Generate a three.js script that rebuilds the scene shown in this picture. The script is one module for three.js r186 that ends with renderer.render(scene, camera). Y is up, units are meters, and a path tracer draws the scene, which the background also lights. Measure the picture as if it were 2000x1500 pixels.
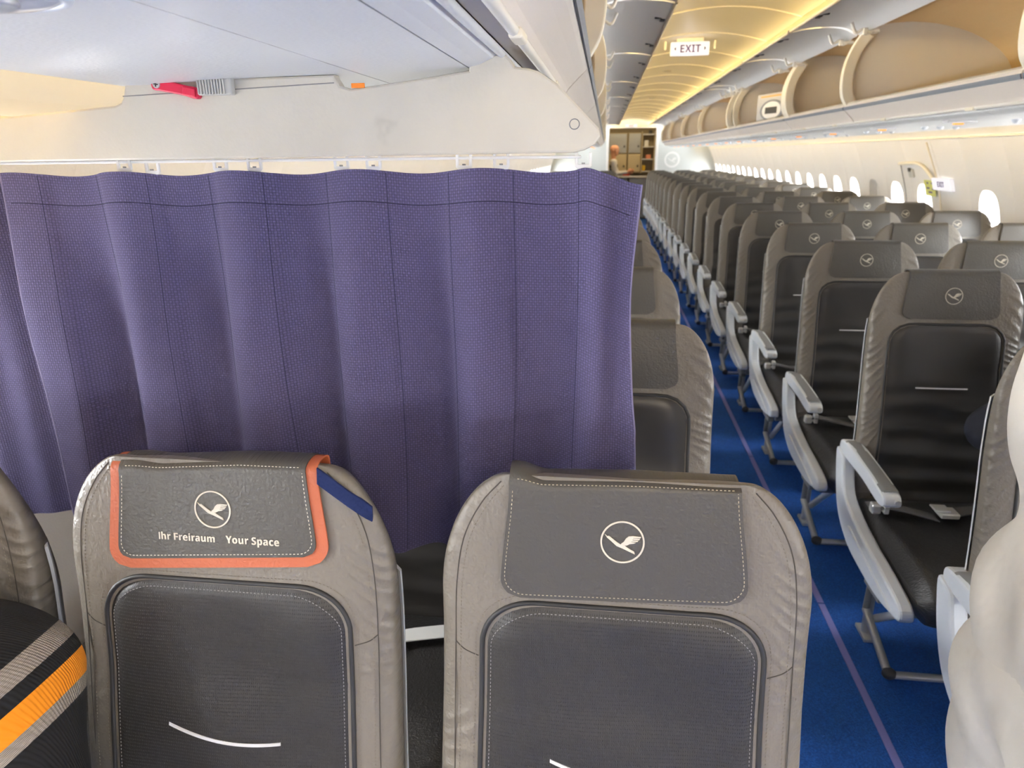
import * as THREE from 'three';
import { RoundedBoxGeometry } from 'three/addons/geometries/RoundedBoxGeometry.js';
import { mergeGeometries } from 'three/addons/utils/BufferGeometryUtils.js';
import { FontLoader } from 'three/addons/loaders/FontLoader.js';
import { RectAreaLightUniformsLib } from 'three/addons/lights/RectAreaLightUniformsLib.js';

// ---------------------------------------------------------------- camera, sky, large lights, exposure
const R = Math.PI / 180;
const scene = new THREE.Scene();
const camera = new THREE.PerspectiveCamera(58.22, 4 / 3, 0.02, 200);
camera.position.set(-0.558, 1.558, 0);
camera.rotation.set(-18.45 * R, 7.595 * R, -0.706 * R, 'YXZ');
camera.focus = 0.86;
camera.userData.fStop = 8.5;
const renderer = new THREE.WebGLRenderer({ antialias: true });
renderer.toneMapping = THREE.LinearToneMapping;
renderer.toneMappingExposure = 0.97;
renderer.shadowMap.enabled = true;
RectAreaLightUniformsLib.init();
scene.background = new THREE.Color().setRGB(0.97, 0.98, 1.0);
scene.backgroundIntensity = 4.0;

const Z_FRONT = 3.2, Z_AFT = -16.0;
function areaLight(name, color, intensity, w, h, pos, target) {
  const l = new THREE.RectAreaLight(color, intensity, w, h);
  l.name = name; l.position.set(...pos); scene.add(l); l.lookAt(...target); l.updateMatrixWorld(true);
  return l;
}
const lin = (r, g, b) => new THREE.Color().setRGB(r, g, b);
const DAY = lin(0.95, 0.975, 1.0), WARM = lin(1.0, 0.72, 0.30), SOFT = lin(1.0, 0.86, 0.66);
const LZ = (Z_FRONT + Z_AFT) / 2, LL = Z_FRONT - Z_AFT - 0.1;
for (const s of [-1, 1]) {
  // daylight outside the window rows, one long band each side
  areaLight('daylight_window_band', DAY, 92, LL, 1.5, [s * 2.35, 1.12, LZ], [0, 1.12, LZ]);
  // ceiling cove strips, hidden above the open bin doors
  areaLight('ceiling_light_strip', WARM, 50, LL, 0.03, [s * 0.46, 2.150, LZ], [s * -0.20, 2.205, LZ]);
  // sidewall cove strips behind the service panels
  areaLight('sidewall_light_strip', WARM, 20, LL, 0.03, [s * 1.28, 1.70, LZ], [s * 1.62, 1.66, LZ]);
}
// the brighter forward cabin behind the camera: two ceiling lamps
areaLight('forward_ceiling_lamp', SOFT, 17, 0.5, 1.6, [0, 2.12, 1.6], [0, 0, 1.5]);

// ---------------------------------------------------------------- helpers
let seed = 7;
const rnd = () => ((seed = (seed * 1664525 + 1013904223) >>> 0) / 4294967296);
const taken = {};
function numbered(n) {
  if (taken[n] === undefined) { taken[n] = 0; return n; }
  taken[n]++; return n + '_' + String(taken[n]).padStart(3, '0');
}
function mesh(name, geo, mat, parent) {
  const m = new THREE.Mesh(Array.isArray(geo) ? merge(geo) : geo, mat);
  m.name = parent ? name : numbered(name); m.castShadow = m.receiveShadow = true;
  (parent || scene).add(m); return m;
}
function merge(list) {
  return mergeGeometries(list.map((g) => {
    const k = g.index ? g.toNonIndexed() : g;
    for (const a of Object.keys(k.attributes)) if (!['position', 'normal', 'uv'].includes(a)) k.deleteAttribute(a);
    if (!k.attributes.uv) k.setAttribute('uv', new THREE.BufferAttribute(new Float32Array(k.attributes.position.count * 2), 2));
    return k;
  }));
}
function tag(o, label, category, group) { o.userData.label = label; o.userData.category = category; if (group) o.userData.group = group; return o; }
function thing(name, label, category, pos = [0, 0, 0], group) {
  const g = new THREE.Group(); g.name = numbered(name); g.position.set(...pos); scene.add(g); return tag(g, label, category, group);
}
function structure(o, label, category) { o.userData.kind = 'structure'; o.userData.label = label; o.userData.category = category; return o; }
function structGroup(name, label, category) { const g = new THREE.Group(); g.name = name; scene.add(g); return structure(g, label, category); }
const V = (x, y, z) => new THREE.Vector3(x, y, z);
function box(w, h, d, x = 0, y = 0, z = 0, r = 0) {
  const g = r ? new RoundedBoxGeometry(w, h, d, 3, r) : new THREE.BoxGeometry(w, h, d);
  g.translate(x, y, z); return g;
}
function tube(pts, r, seg = 0, rs = 8, closed = false) {
  const c = new THREE.CatmullRomCurve3(pts.map((p) => (p.isVector3 ? p : V(...p))), closed, 'centripetal');
  return new THREE.TubeGeometry(c, seg || Math.max(6, pts.length * 4), r, rs, closed);
}
function bar(a, b, r, rs = 10) {               // straight round bar
  const A = V(...a), B = V(...b), d = B.clone().sub(A), g = new THREE.CylinderGeometry(r, r, d.length(), rs);
  g.applyQuaternion(new THREE.Quaternion().setFromUnitVectors(V(0, 1, 0), d.clone().normalize()));
  g.translate((A.x + B.x) / 2, (A.y + B.y) / 2, (A.z + B.z) / 2); return g;
}
function grid(nu, nv, fn, uvs) {               // fn(a, b) -> [x, y, z], a and b in 0..1
  const p = [], uv = [], ix = [];
  for (let j = 0; j <= nv; j++) for (let i = 0; i <= nu; i++) {
    const q = fn(i / nu, j / nv); p.push(q[0], q[1], q[2]);
    const t = uvs ? uvs(i / nu, j / nv, q) : [q[0], q[1]]; uv.push(t[0], t[1]);
  }
  for (let j = 0; j < nv; j++) for (let i = 0; i < nu; i++) {
    const a = j * (nu + 1) + i, b = a + 1, c = a + nu + 1, d = c + 1; ix.push(a, b, d, a, d, c);
  }
  const g = new THREE.BufferGeometry();
  g.setAttribute('position', new THREE.Float32BufferAttribute(p, 3)); g.setAttribute('uv', new THREE.Float32BufferAttribute(uv, 2));
  g.setIndex(ix); g.computeVertexNormals(); return g;
}
function slab(nu, nv, fn, th, uvs) {           // fn(a, b, offset): a sheet with thickness th and closed rims
  const top = grid(nu, nv, (a, b) => fn(a, b, th), uvs), bot = grid(nu, nv, (a, b) => fn(1 - a, b, 0), uvs);
  const rim = [
    grid(nu, 1, (a, b) => fn(a, 0, b * th)), grid(nu, 1, (a, b) => fn(1 - a, 1, b * th)),
    grid(nv, 1, (a, b) => fn(0, 1 - a, b * th)), grid(nv, 1, (a, b) => fn(1, a, b * th)),
  ];
  return merge([top, bot, ...rim]);
}
function poly(pts, holes = []) {
  const s = new THREE.Shape(pts.map((p) => new THREE.Vector2(p[0], p[1])));
  for (const h of holes) s.holes.push(new THREE.Path(h.map((p) => new THREE.Vector2(p[0], p[1]))));
  return s;
}
function smooth(pts, n = 40, closed = true) {  // 2-D spline through points
  const c = new THREE.CatmullRomCurve3(pts.map((p) => V(p[0], p[1], 0)), closed, 'centripetal');
  return c.getPoints(n).slice(0, closed ? n : n + 1).map((v) => [v.x, v.y]);
}
function extrude(shape, depth, bevel = 0, seg = 12) {
  return new THREE.ExtrudeGeometry(shape, { depth: depth - 2 * bevel, bevelEnabled: bevel > 0, bevelThickness: bevel, bevelSize: bevel, bevelOffset: -bevel, bevelSegments: 2, curveSegments: seg }).translate(0, 0, bevel);
}
function prismZ(pts, z0, z1, bevel = 0) { return extrude(poly(pts), Math.abs(z1 - z0), bevel).translate(0, 0, Math.min(z0, z1)); }
function band(path, th) {                      // closed outline of a thin section that follows a path
  const o = [], n = path.length;
  for (let i = 0; i < n; i++) {
    const a = path[Math.max(0, i - 1)], b = path[Math.min(n - 1, i + 1)], l = Math.hypot(b[0] - a[0], b[1] - a[1]);
    o.push([path[i][0] - (b[1] - a[1]) / l * th, path[i][1] + (b[0] - a[0]) / l * th]);
  }
  return [...path, ...o.reverse()];
}
function sideOn(shapePts, depth, bevel, x) {   // outline in (z, y), thickness along x centred on x
  const g = extrude(poly(shapePts), depth, bevel); g.rotateY(-Math.PI / 2); g.translate(x + depth / 2, 0, 0); return g;
}
function mapGeo(g, fn) {
  const p = g.attributes.position;
  for (let i = 0; i < p.count; i++) { const q = fn(p.getX(i), p.getY(i), p.getZ(i)); p.setXYZ(i, q[0], q[1], q[2]); }
  g.computeVertexNormals(); return g;
}
// ---------------------------------------------------------------- noise and textures
const NP = new Uint8Array(512); { const q = [...Array(256).keys()]; for (let i = 255; i > 0; i--) { const j = Math.floor(rnd() * (i + 1)); [q[i], q[j]] = [q[j], q[i]]; } for (let i = 0; i < 512; i++) NP[i] = q[i & 255]; }
const fade = (t) => t * t * (3 - 2 * t), mixn = (a, b, t) => a + (b - a) * t, clamp = (x, a = 0, b = 1) => Math.min(b, Math.max(a, x));
const sstep = (a, b, x) => fade(clamp((x - a) / (b - a)));
function vn(x, y, per) {                       // tileable value noise, period per
  const xi = Math.floor(x), yi = Math.floor(y), fx = fade(x - xi), fy = fade(y - yi), w = (k) => ((k % per) + per) % per;
  const h = (i, j) => NP[(NP[w(i) & 255] + w(j)) & 255] / 255;
  return mixn(mixn(h(xi, yi), h(xi + 1, yi), fx), mixn(h(xi, yi + 1), h(xi + 1, yi + 1), fx), fy);
}
function fbm(u, v, per, oct) { let s = 0, a = 0.5, n = 0; for (let k = 0; k < oct; k++) { s += a * vn(u * per, v * per, per); n += a; a *= 0.5; per *= 2; } return s / n; }
function tex(w, h, fn, srgb, rep) {            // fn(u, v) -> grey or [r, g, b] in 0..1
  const d = new Uint8Array(w * h * 4);
  for (let j = 0; j < h; j++) for (let i = 0; i < w; i++) {
    const c = fn((i + 0.5) / w, (j + 0.5) / h), k = (j * w + i) * 4, a = Array.isArray(c) ? c : [c, c, c];
    for (let q = 0; q < 3; q++) d[k + q] = clamp(a[q]) * 255; d[k + 3] = 255;
  }
  const t = new THREE.DataTexture(d, w, h, THREE.RGBAFormat);
  t.magFilter = THREE.LinearFilter; t.minFilter = THREE.LinearMipmapLinearFilter; t.generateMipmaps = true;
  t.wrapS = t.wrapT = THREE.RepeatWrapping; if (srgb) t.colorSpace = THREE.SRGBColorSpace; if (rep) t.repeat.set(rep[0], rep[1]); t.needsUpdate = true; return t;
}
const ridge = (x) => 1 - Math.abs(2 * x - 1);
// leather of the seat surround: grain and gathers, laid over the whole back (0.5 m by 0.9 m)
const gather = (slope, amount, sd) => tex(768, 1024, (u, v) => {
  const x = (u - 0.5) * 0.5, y = 0.35 + v * 0.9, ax = Math.abs(x), side = sstep(0.15, 0.20, ax) * (1 - 0.4 * sstep(0.225, 0.25, ax));
  const ph = (y + slope * (ax - 0.17)) * 30 + 5.5 * vn(x * 9 + sd, y * 9, 64), w1 = Math.pow(0.5 + 0.5 * Math.sin(ph * 6.283), 1.6) * vn(x * 9 + 9 + sd, y * 16, 64);
  const under = sstep(0.975, 1.01, y) * (1 - sstep(1.03, 1.07, y)) * vn(x * 60, y * 8 + sd, 64) * 0.5;
  const broad = vn(x * 12 + sd, y * 9, 64) * 0.35;
  const grain = fbm(u, v * 1.5, 96, 3) * 0.16 + ridge(vn(u * 160, v * 280, 512)) * 0.05;
  return 0.2 + amount * (0.5 * w1 * side * (0.35 + 0.65 * vn(x * 3 + 5, y * 5 + sd, 64)) + 0.35 * under + 0.4 * broad) + grain;
});
const bumpNear = gather(0.5, 0.8, 3), bumpFar = gather(1.1, 1.0, 11);
const bumpFolds = tex(256, 512, (u, v) => {
  const x = u - 0.5, y = 0.35 + v * 0.9, low = 1 - sstep(0.75, 0.95, y);
  return 0.5 + 0.26 * low * Math.sin((y * 13 + 0.9 * x * x + 0.5 * vn(u * 3, v * 5, 64)) * 6.283) * vn(u * 2 + 3, v * 6, 64) + 0.22 * (vn(u * 4, v * 7 + 3, 64) - 0.5) + 0.10 * (1 - low) * (vn(u * 9 + v * 6, v * 9, 64) - 0.5);
});
const bumpLeather = tex(256, 256, (u, v) => 0.6 * ridge(fbm(u, v, 24, 3)) + 0.4 * fbm(u, v, 8, 3), false, [8, 8]);
const bumpInsert = tex(512, 512, (u, v) => {
  const cx = (u * 26) % 1 - 0.5, cy = (v * 26) % 1 - 0.5, hole = Math.hypot(cx, cy) < 0.17 ? -0.45 : 0;
  return 0.55 + hole + 0.2 * (fbm(u, v, 48, 2) - 0.5) + 0.5 * (fbm(u, v, 4, 3) - 0.5);
}, false, [7, 7]);
const insertCol = tex(512, 512, (u, v) => {
  const cx = (u * 26) % 1 - 0.5, cy = (v * 26) % 1 - 0.5, k = (Math.hypot(cx, cy) < 0.16 ? 0.62 : 1) * (0.93 + 0.14 * fbm(u, v, 24, 3));
  return [k, k, k];
}, true, [7, 7]);
const weaveH = (u, v) => {
  const x = u * 16, y = v * 16, a = Math.floor(x), b = Math.floor(y), fx = x - a - 0.5, fy = y - b - 0.5, over = (a + b) & 1;
  return over ? (1 - 3.2 * fy * fy) * (1 - 1.6 * fx * fx) : (0.82 - 3.2 * fx * fx) * (1 - 1.6 * fy * fy) * 0.9;
};
const weaveBump = tex(256, 256, (u, v) => clamp(0.15 + 0.75 * weaveH(u, v) + 0.1 * fbm(u, v, 64, 2)), false, [1 / 0.062, 1 / 0.062]);
const weaveCol = tex(256, 256, (u, v) => { const k = 0.60 + 0.30 * clamp(weaveH(u, v)) + 0.10 * (fbm(u, v, 48, 2) - 0.5); return [k * 1.0, k * 0.97, k]; }, true, [1 / 0.062, 1 / 0.062]);
const carpetCol = tex(512, 512, (u, v) => { const k = 0.72 + 0.30 * fbm(u, v, 128, 2) + 0.10 * (fbm(u, v, 6, 4) - 0.5); return [k, k, k]; }, true, [2.2, 2.2]);
const carpetBump = tex(256, 256, (u, v) => fbm(u, v, 96, 2), false, [5, 5]);
const scuff = tex(512, 512, (u, v) => { const k = 0.96 + 0.04 * fbm(u, v, 12, 4) - 0.10 * Math.pow(sstep(0.68, 0.8, fbm(u, v, 9, 4)), 2) * fbm(u, v, 64, 2); return [k, k, k * 0.99]; }, true, [1.6, 1.6]);
const orangePeel = tex(256, 256, (u, v) => fbm(u, v, 48, 3), false, [6, 6]);
const ribBump = tex(64, 64, (u, v) => 0.5 + 0.5 * Math.sin(u * 6.283 * 8), false, [1 / 0.026, 1]);

const M = {};
const std = (name, c, rough, o = {}) => { const m = new THREE.MeshStandardMaterial({ color: lin(...c), roughness: rough, metalness: 0, ...o }); m.name = name; m.side = THREE.DoubleSide; return (M[name] = m); };
std('leather_near', [0.168, 0.147, 0.119], 0.42, { bumpMap: bumpNear, bumpScale: 0.006 });
std('leather_far', [0.168, 0.147, 0.119], 0.40, { bumpMap: bumpFar, bumpScale: 0.007 });
std('cover_dark', [0.066, 0.060, 0.051], 0.40, { bumpMap: bumpLeather, bumpScale: 0.0008 });
std('cover_far', [0.066, 0.060, 0.051], 0.40, { bumpMap: bumpLeather, bumpScale: 0.0012 });
std('insert_near', [0.028, 0.0252, 0.023], 0.48, { map: insertCol, bumpMap: bumpInsert, bumpScale: 0.0016 });
std('insert_far', [0.025, 0.0225, 0.0205], 0.34, { bumpMap: bumpFolds, bumpScale: 0.014 });
std('cushion_black', [0.020, 0.019, 0.019], 0.36, { bumpMap: bumpLeather, bumpScale: 0.0015 });
std('piping_dark', [0.022, 0.021, 0.021], 0.55);
std('seam_dark', [0.055, 0.047, 0.038], 0.8);
std('stitch_pale', [0.42, 0.36, 0.26], 0.8);
std('stitch_taupe', [0.19, 0.165, 0.13], 0.8);
std('stitch_grey', [0.26, 0.25, 0.24], 0.8);
std('orange_leather', [0.43, 0.105, 0.042], 0.5, { bumpMap: bumpLeather, bumpScale: 0.0008 });
std('embroidery', [0.62, 0.56, 0.46], 0.7);
std('white_trim', [0.74, 0.74, 0.74], 0.55);
std('velcro_blue', [0.004, 0.013, 0.070], 0.95, { bumpMap: carpetBump, bumpScale: 0.001 });
std('shell_white', [0.66, 0.69, 0.72], 0.34);
std('shell_grey', [0.20, 0.205, 0.21], 0.5);
std('steel', [0.60, 0.60, 0.58], 0.32, { metalness: 0.35 });
std('dark_metal', [0.05, 0.05, 0.055], 0.5);
std('belt_web', [0.075, 0.072, 0.07], 0.8);
std('belt_pale', [0.60, 0.60, 0.58], 0.75);
std('buckle', [0.72, 0.70, 0.66], 0.3, { metalness: 0.55 });
std('curtain', [0.158, 0.146, 0.288], 0.85, { map: weaveCol, bumpMap: weaveBump, bumpScale: 0.0011 });
std('curtain_thread', [0.020, 0.018, 0.050], 0.95);
std('curtain_fray', [0.20, 0.18, 0.30], 0.9);
std('hook_clear', [0.74, 0.74, 0.72], 0.3);
std('panel_white', [0.60, 0.56, 0.485], 0.42, { map: scuff, bumpMap: orangePeel, bumpScale: 0.0002 });
std('psu_white', [0.70, 0.70, 0.69], 0.36, { bumpMap: orangePeel, bumpScale: 0.0003 });
std('bin_white', [0.70, 0.67, 0.61], 0.42);
std('bin_lip', [0.70, 0.63, 0.56], 0.40);
std('bin_inner', [0.64, 0.46, 0.235], 0.62, { bumpMap: orangePeel, bumpScale: 0.0004 });
std('door_grey', [0.70, 0.70, 0.69], 0.5, { bumpMap: orangePeel, bumpScale: 0.0003 });
std('gasket', [0.16, 0.175, 0.20], 0.55);
std('rib_cream', [0.74, 0.68, 0.55], 0.45);
std('black_latch', [0.012, 0.012, 0.013], 0.5);
std('ceiling', [0.72, 0.68, 0.58], 0.45, { bumpMap: orangePeel, bumpScale: 0.0002 });
std('wall', [0.72, 0.70, 0.67], 0.5, { bumpMap: orangePeel, bumpScale: 0.0003 });
std('groove', [0.26, 0.25, 0.24], 0.8);
std('carpet', [0.018, 0.14, 0.60], 0.95, { map: carpetCol, bumpMap: carpetBump, bumpScale: 0.003 });
std('floor_strip', [0.25, 0.26, 0.66], 0.6);
std('partition', [0.53, 0.56, 0.55], 0.5);
std('partition_emblem', [0.74, 0.75, 0.74], 0.5);
std('red_plastic', [0.60, 0.010, 0.055], 0.35);
std('grip_grey', [0.50, 0.49, 0.45], 0.55);
std('sign_black', [0.012, 0.012, 0.012], 0.5);
std('sign_ink', [0.10, 0.06, 0.16], 0.6);
std('orange_mark', [0.85, 0.24, 0.02], 0.5);
std('sign_grey', [0.44, 0.43, 0.40], 0.5);
std('sign_amber', [0.62, 0.30, 0.06], 0.5);
std('placard_green', [0.55, 0.56, 0.16], 0.6);
std('wood_galley', [0.50, 0.40, 0.23], 0.5);
std('galley_metal', [0.40, 0.40, 0.37], 0.35, { metalness: 0.5 });
std('galley_dark', [0.05, 0.045, 0.04], 0.6);
std('yellow_bag', [0.75, 0.45, 0.02], 0.6);
std('pink_item', [0.62, 0.22, 0.12], 0.6);
std('red_item', [0.45, 0.05, 0.03], 0.6);
std('led_yellow', [0.9, 0.75, 0.4], 0.6, { emissive: lin(1.0, 0.72, 0.28), emissiveIntensity: 1.6 });
std('led_sign', [0.35, 0.35, 0.36], 0.5, { emissive: lin(0.95, 0.93, 1.0), emissiveIntensity: 0.72 });
std('led_orange', [0.8, 0.3, 0.05], 0.5, { emissive: lin(1.0, 0.30, 0.04), emissiveIntensity: 1.0 });
std('shade_white', [0.74, 0.73, 0.70], 0.6);
M.pane = new THREE.MeshPhysicalMaterial({ color: 0xffffff, roughness: 0.02, transmission: 1, thickness: 0, ior: 1.45 });
M.lens = new THREE.MeshPhysicalMaterial({ color: 0xffffff, roughness: 0.04, transmission: 1, thickness: 0, ior: 1.49 });

// ---------------------------------------------------------------- structure: floor, sidewalls, ceiling, end walls
const wallX = (y) => Math.sqrt(1.85 * 1.85 - (y - 0.75) * (y - 0.75));
{
  const zL = Z_FRONT - Z_AFT + 2.6, zc = (Z_FRONT + Z_AFT - 2.6) / 2;
  const g = box(3.9, 0.06, zL, 0, -0.03, zc);
  const uv = g.attributes.uv, p = g.attributes.position; for (let i = 0; i < uv.count; i++) uv.setXY(i, p.getX(i), p.getZ(i));
  const fl = structure(mesh('floor', g, M.carpet), 'deep blue carpet on the cabin floor', 'floor');
  // pale purple escape path strip along the aisle, in lengths
  for (let z = 1.6; z > -15.8; z -= 1.28) mesh('path_strip', box(0.022, 0.003, 1.272, 0.262, 0.0015, z - 0.64), M.floor_strip, fl);
}
const PITCH_W = 0.505, winZ = [];
for (let k = 0; k < 16; k++) { const z = -4.69 + PITCH_W * k; if (z < Z_FRONT - 0.3) winZ.push(z); }
for (let k = 0; k < 21; k++) { const z = -5.60 - PITCH_W * k; if (z > Z_AFT + 0.2) winZ.push(z); }
winZ.sort((a, b) => b - a);
const WY = 1.145, WA = 0.118, WB = 0.168;      // window centre height, half width along z, half height
function wallPanelGeo(s, z0, z1, hole, cz) {   // one moulded wall panel, in world coordinates
  const L = z1 - z0, pil = (z) => 0.016 * Math.pow(Math.abs((z - z0) / L * 2 - 1), 4);
  const P = (z, y) => [s * (wallX(y) - 0.012 + pil(z)), y, z], out = [];
  const uvf = (a, b, q) => [q[2], q[1]], Y0 = 0.86, Y1 = 1.43;
  out.push(grid(10, 8, (a, b) => P(z0 + a * L, 0.001 + b * Y0), uvf));
  out.push(grid(10, 5, (a, b) => P(z0 + a * L, Y1 + b * (1.628 - Y1)), uvf));
  if (!hole) { out.push(grid(10, 8, (a, b) => P(z0 + a * L, Y0 + b * (Y1 - Y0)), uvf)); return merge(out); }
  const N = 64;
  const edge = (t) => {                        // the point of the rectangle in direction t
    const dx = Math.cos(t), dy = Math.sin(t), kx = dx > 0 ? (z1 - cz) / dx : (z0 - cz) / dx, ky = dy > 0 ? (Y1 - WY) / dy : (Y0 - WY) / dy;
    const k = Math.min(Math.abs(kx), Math.abs(ky)); return [cz + dx * k, WY + dy * k];
  };
  const angs = [...Array(N).keys()].map((i) => i / N * Math.PI * 2);
  for (const [x, y] of [[z0, Y0], [z1, Y0], [z0, Y1], [z1, Y1]]) angs.push((Math.atan2(y - WY, x - cz) + Math.PI * 2) % (Math.PI * 2));
  angs.sort((a, b) => a - b); angs.push(Math.PI * 2);
  const oval = (t, k = 1) => { const c = Math.cos(t), d = Math.sin(t), n = 2.6; return [cz + k * WA * Math.sign(c) * Math.pow(Math.abs(c), 2 / n), WY + k * WB * Math.sign(d) * Math.pow(Math.abs(d), 2 / n)]; };
  out.push(grid(angs.length - 1, 6, (a, b) => { const t = angs[Math.round(a * (angs.length - 1))], o = oval(t), e = edge(t), k = b; return P(mixn(o[0], e[0], k), mixn(o[1], e[1], k)); }, uvf));
  return merge(out);
}
function revealGeo(s, cz) {
  const oval = (t, k) => { const c = Math.cos(t), d = Math.sin(t), n = 2.6; return [cz + k * WA * Math.sign(c) * Math.pow(Math.abs(c), 2 / n), WY + k * WB * Math.sign(d) * Math.pow(Math.abs(d), 2 / n)]; };
  const prof = [[1.02, -0.014], [1.0, -0.004], [0.93, 0.02], [0.84, 0.055], [0.82, 0.075]];
  return grid(64, prof.length - 1, (a, b) => { const q = prof[Math.round(b * (prof.length - 1))], o = oval(a * Math.PI * 2, q[0]); return [s * (wallX(o[1]) + q[1]), o[1], o[0]]; });
}
function paneGeo(s, cz, out, k, th = 0.004) {
  const sh = []; for (let i = 0; i < 48; i++) { const t = i / 48 * Math.PI * 2, c = Math.cos(t), d = Math.sin(t), n = 2.6; sh.push([k * WA * Math.sign(c) * Math.pow(Math.abs(c), 2 / n), k * WB * Math.sign(d) * Math.pow(Math.abs(d), 2 / n)]); }
  const g = extrude(poly(sh), th); mapGeo(g, (x, y, z) => [s * (wallX(WY + y) + out + z), WY + y, cz + x]); return g;
}
let winN = 0;
for (const s of [1, -1]) {
  const wall = structGroup(s > 0 ? 'wall_right' : 'wall_left', s > 0 ? 'off-white moulded cabin sidewall with the overwing exit hatch' : 'off-white moulded cabin sidewall behind the blue curtain', 'wall');
  const edges = [];
  winZ.forEach((z, i) => edges.push([z - PITCH_W / 2, z + PITCH_W / 2, z]));
  edges.push([-5.3475, -4.9425, null], [-16.06, winZ[winZ.length - 1] - PITCH_W / 2, null], [winZ[0] + PITCH_W / 2, Z_FRONT, null]);
  for (const [z0, z1, cz] of edges) {
    if (s > 0 && cz !== null && Math.abs(cz + 5.6) < 0.01) { mesh('panel', wallPanelGeo(s, z0, z1, true, cz), M.wall, wall); }
    else mesh('panel', wallPanelGeo(s, z0, z1, cz !== null, cz), M.wall, wall);
    if (cz === null) continue;
    const w = structGroup('window_' + (++winN), 'oval cabin window glowing with daylight', 'window');
    mesh('window_frame', revealGeo(s, cz), M.wall, w);
    mesh('pane', paneGeo(s, cz, 0.066, 0.83), M.pane, w);
    if (s > 0 && Math.abs(cz + 6.61) < 0.01) mesh('window_shade', paneGeo(s, cz, 0.045, 0.87, 0.003), M.shade_white, w);
  }
  // backing behind the joints, outside the panels (leaves the window openings free)
  const bk = [];
  for (const [z0] of edges) bk.push(grid(1, 12, (a, b) => { const y = 0.001 + b * 1.63; return [s * (wallX(y) + 0.0055), y, z0 - 0.03 + a * 0.06]; }));
  mesh('joint_backing', bk, M.wall, wall);
  // opaque fuselage skin above the windows and below, with thickness
  mesh('upper_lining', prismZ(band([[s * 1.628, 1.622], [s * 1.60, 1.66], [s * 1.53, 1.74], [s * 1.40, 1.765], [s * 1.30, 1.745], [s * 1.262, 1.70], [s * 1.25, 1.66]], s * -0.03), Z_AFT, Z_FRONT), M.bin_white, wall);
  const trim = mesh('cove_rail', tube([[s * 1.616, 1.625, Z_FRONT], [s * 1.616, 1.625, Z_AFT]], 0.007, 4, 6), M.rib_cream, wall);
  const gl = mesh('light_strip', box(0.006, 0.024, LL, s * 1.272, 1.70, LZ), M.led_yellow, wall);
}
{ // overwing exit hatch in the sidewall
  const P = (z, y, off = 0.022) => [wallX(y) - 0.012 - off, y, z];
  const W = scene.getObjectByName('wall_right');
  const h = structGroup('door_1', 'overwing exit hatch with cream grip rail set in the sidewall', 'door');
  mesh('grip_rail', tube([P(-5.90, 1.452), P(-5.72, 1.458), P(-5.56, 1.456), P(-5.47, 1.43), P(-5.37, 1.36)], 0.012, 30, 8), M.rib_cream, h);
  mesh('hatch_seam', tube([P(-5.90, 1.44, 0.012), P(-5.905, 1.2, 0.012), P(-5.90, 0.8, 0.012), P(-5.88, 0.5, 0.012)], 0.004, 20, 6), M.groove, h);
  mesh('hatch_seam', tube([P(-5.34, 1.60, 0.012), P(-5.33, 1.35, 0.012), P(-5.32, 1.1, 0.012), P(-5.32, 0.5, 0.012)], 0.006, 24, 6), M.rib_cream, h);
  mesh('release_handle', [box(0.02, 0.06, 0.07, 0, 0, 0, 0.006).applyMatrix4(new THREE.Matrix4().makeRotationZ(0.35)).translate(...P(-5.745, 1.385, 0.008))], M.grip_grey, h);
  mesh('release_handle_slot', [box(0.012, 0.028, 0.04, 0, 0, 0, 0.004).applyMatrix4(new THREE.Matrix4().makeRotationZ(0.35)).translate(...P(-5.745, 1.41, 0.018))], M.galley_dark, h);
  const card = grid(6, 6, (a, b) => P(-5.56 + a * 0.17, 1.235 + b * 0.11, 0.006), null);
  mesh('instruction_placard', card, M.placard_green, h);
  for (const [z, y, w] of [[-5.50, 1.325, 0.03], [-5.43, 1.325, 0.03], [-5.50, 1.29, 0.05], [-5.42, 1.285, 0.04], [-5.47, 1.262, 0.06]]) mesh('placard_print', grid(1, 1, (a, b) => P(z + (a - 0.5) * w, y + (b - 0.5) * 0.012, 0.008)), M.sign_ink, h);
}
// ceiling: arched panels, each lapped a little over the next
const ceilY = (x) => 2.232 - 0.42 * x * x;
{
  const c = structGroup('ceiling', 'arched off-white cabin ceiling washed by yellow cove light', 'ceiling');
  let z = Z_FRONT, k = 0;
  const L = 0.79;
  while (z > Z_AFT - 0.1) {
    const z1 = z - L, zz = z;
    mesh('panel', slab(16, 6, (a, b, o) => { const x = -0.37 + 0.74 * a; return [x, ceilY(x) + 0.005 * b - 0.003 * Math.sin(Math.PI * b) - o + 0.012, zz - b * (L - 0.006)]; }, 0.012), M.ceiling, c);
    z = z1; k++;
  }
  mesh('backing', box(1.0, 0.02, LL + 0.2, 0, 2.275, LZ), M.ceiling, c);
  for (const s of [-1, 1]) {
    mesh('cove_wall', prismZ([[s * 0.49, 2.13], [s * 0.50, 2.13], [s * 0.50, 2.27], [s * 0.49, 2.27]], Z_AFT, Z_FRONT), M.bin_white, c);
    mesh('light_strip', box(0.008, 0.02, LL, s * 0.478, 2.150, LZ), M.led_yellow, c);
  }
  // small slots in the panels
  for (const [x, zz] of [[0.0, -3.62], [-0.05, -6.7], [0.02, -9.9]]) mesh('ceiling_slot', box(0.075, 0.006, 0.018, x, ceilY(x) - 0.004, zz, 0.002), M.groove, c);
}
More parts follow.
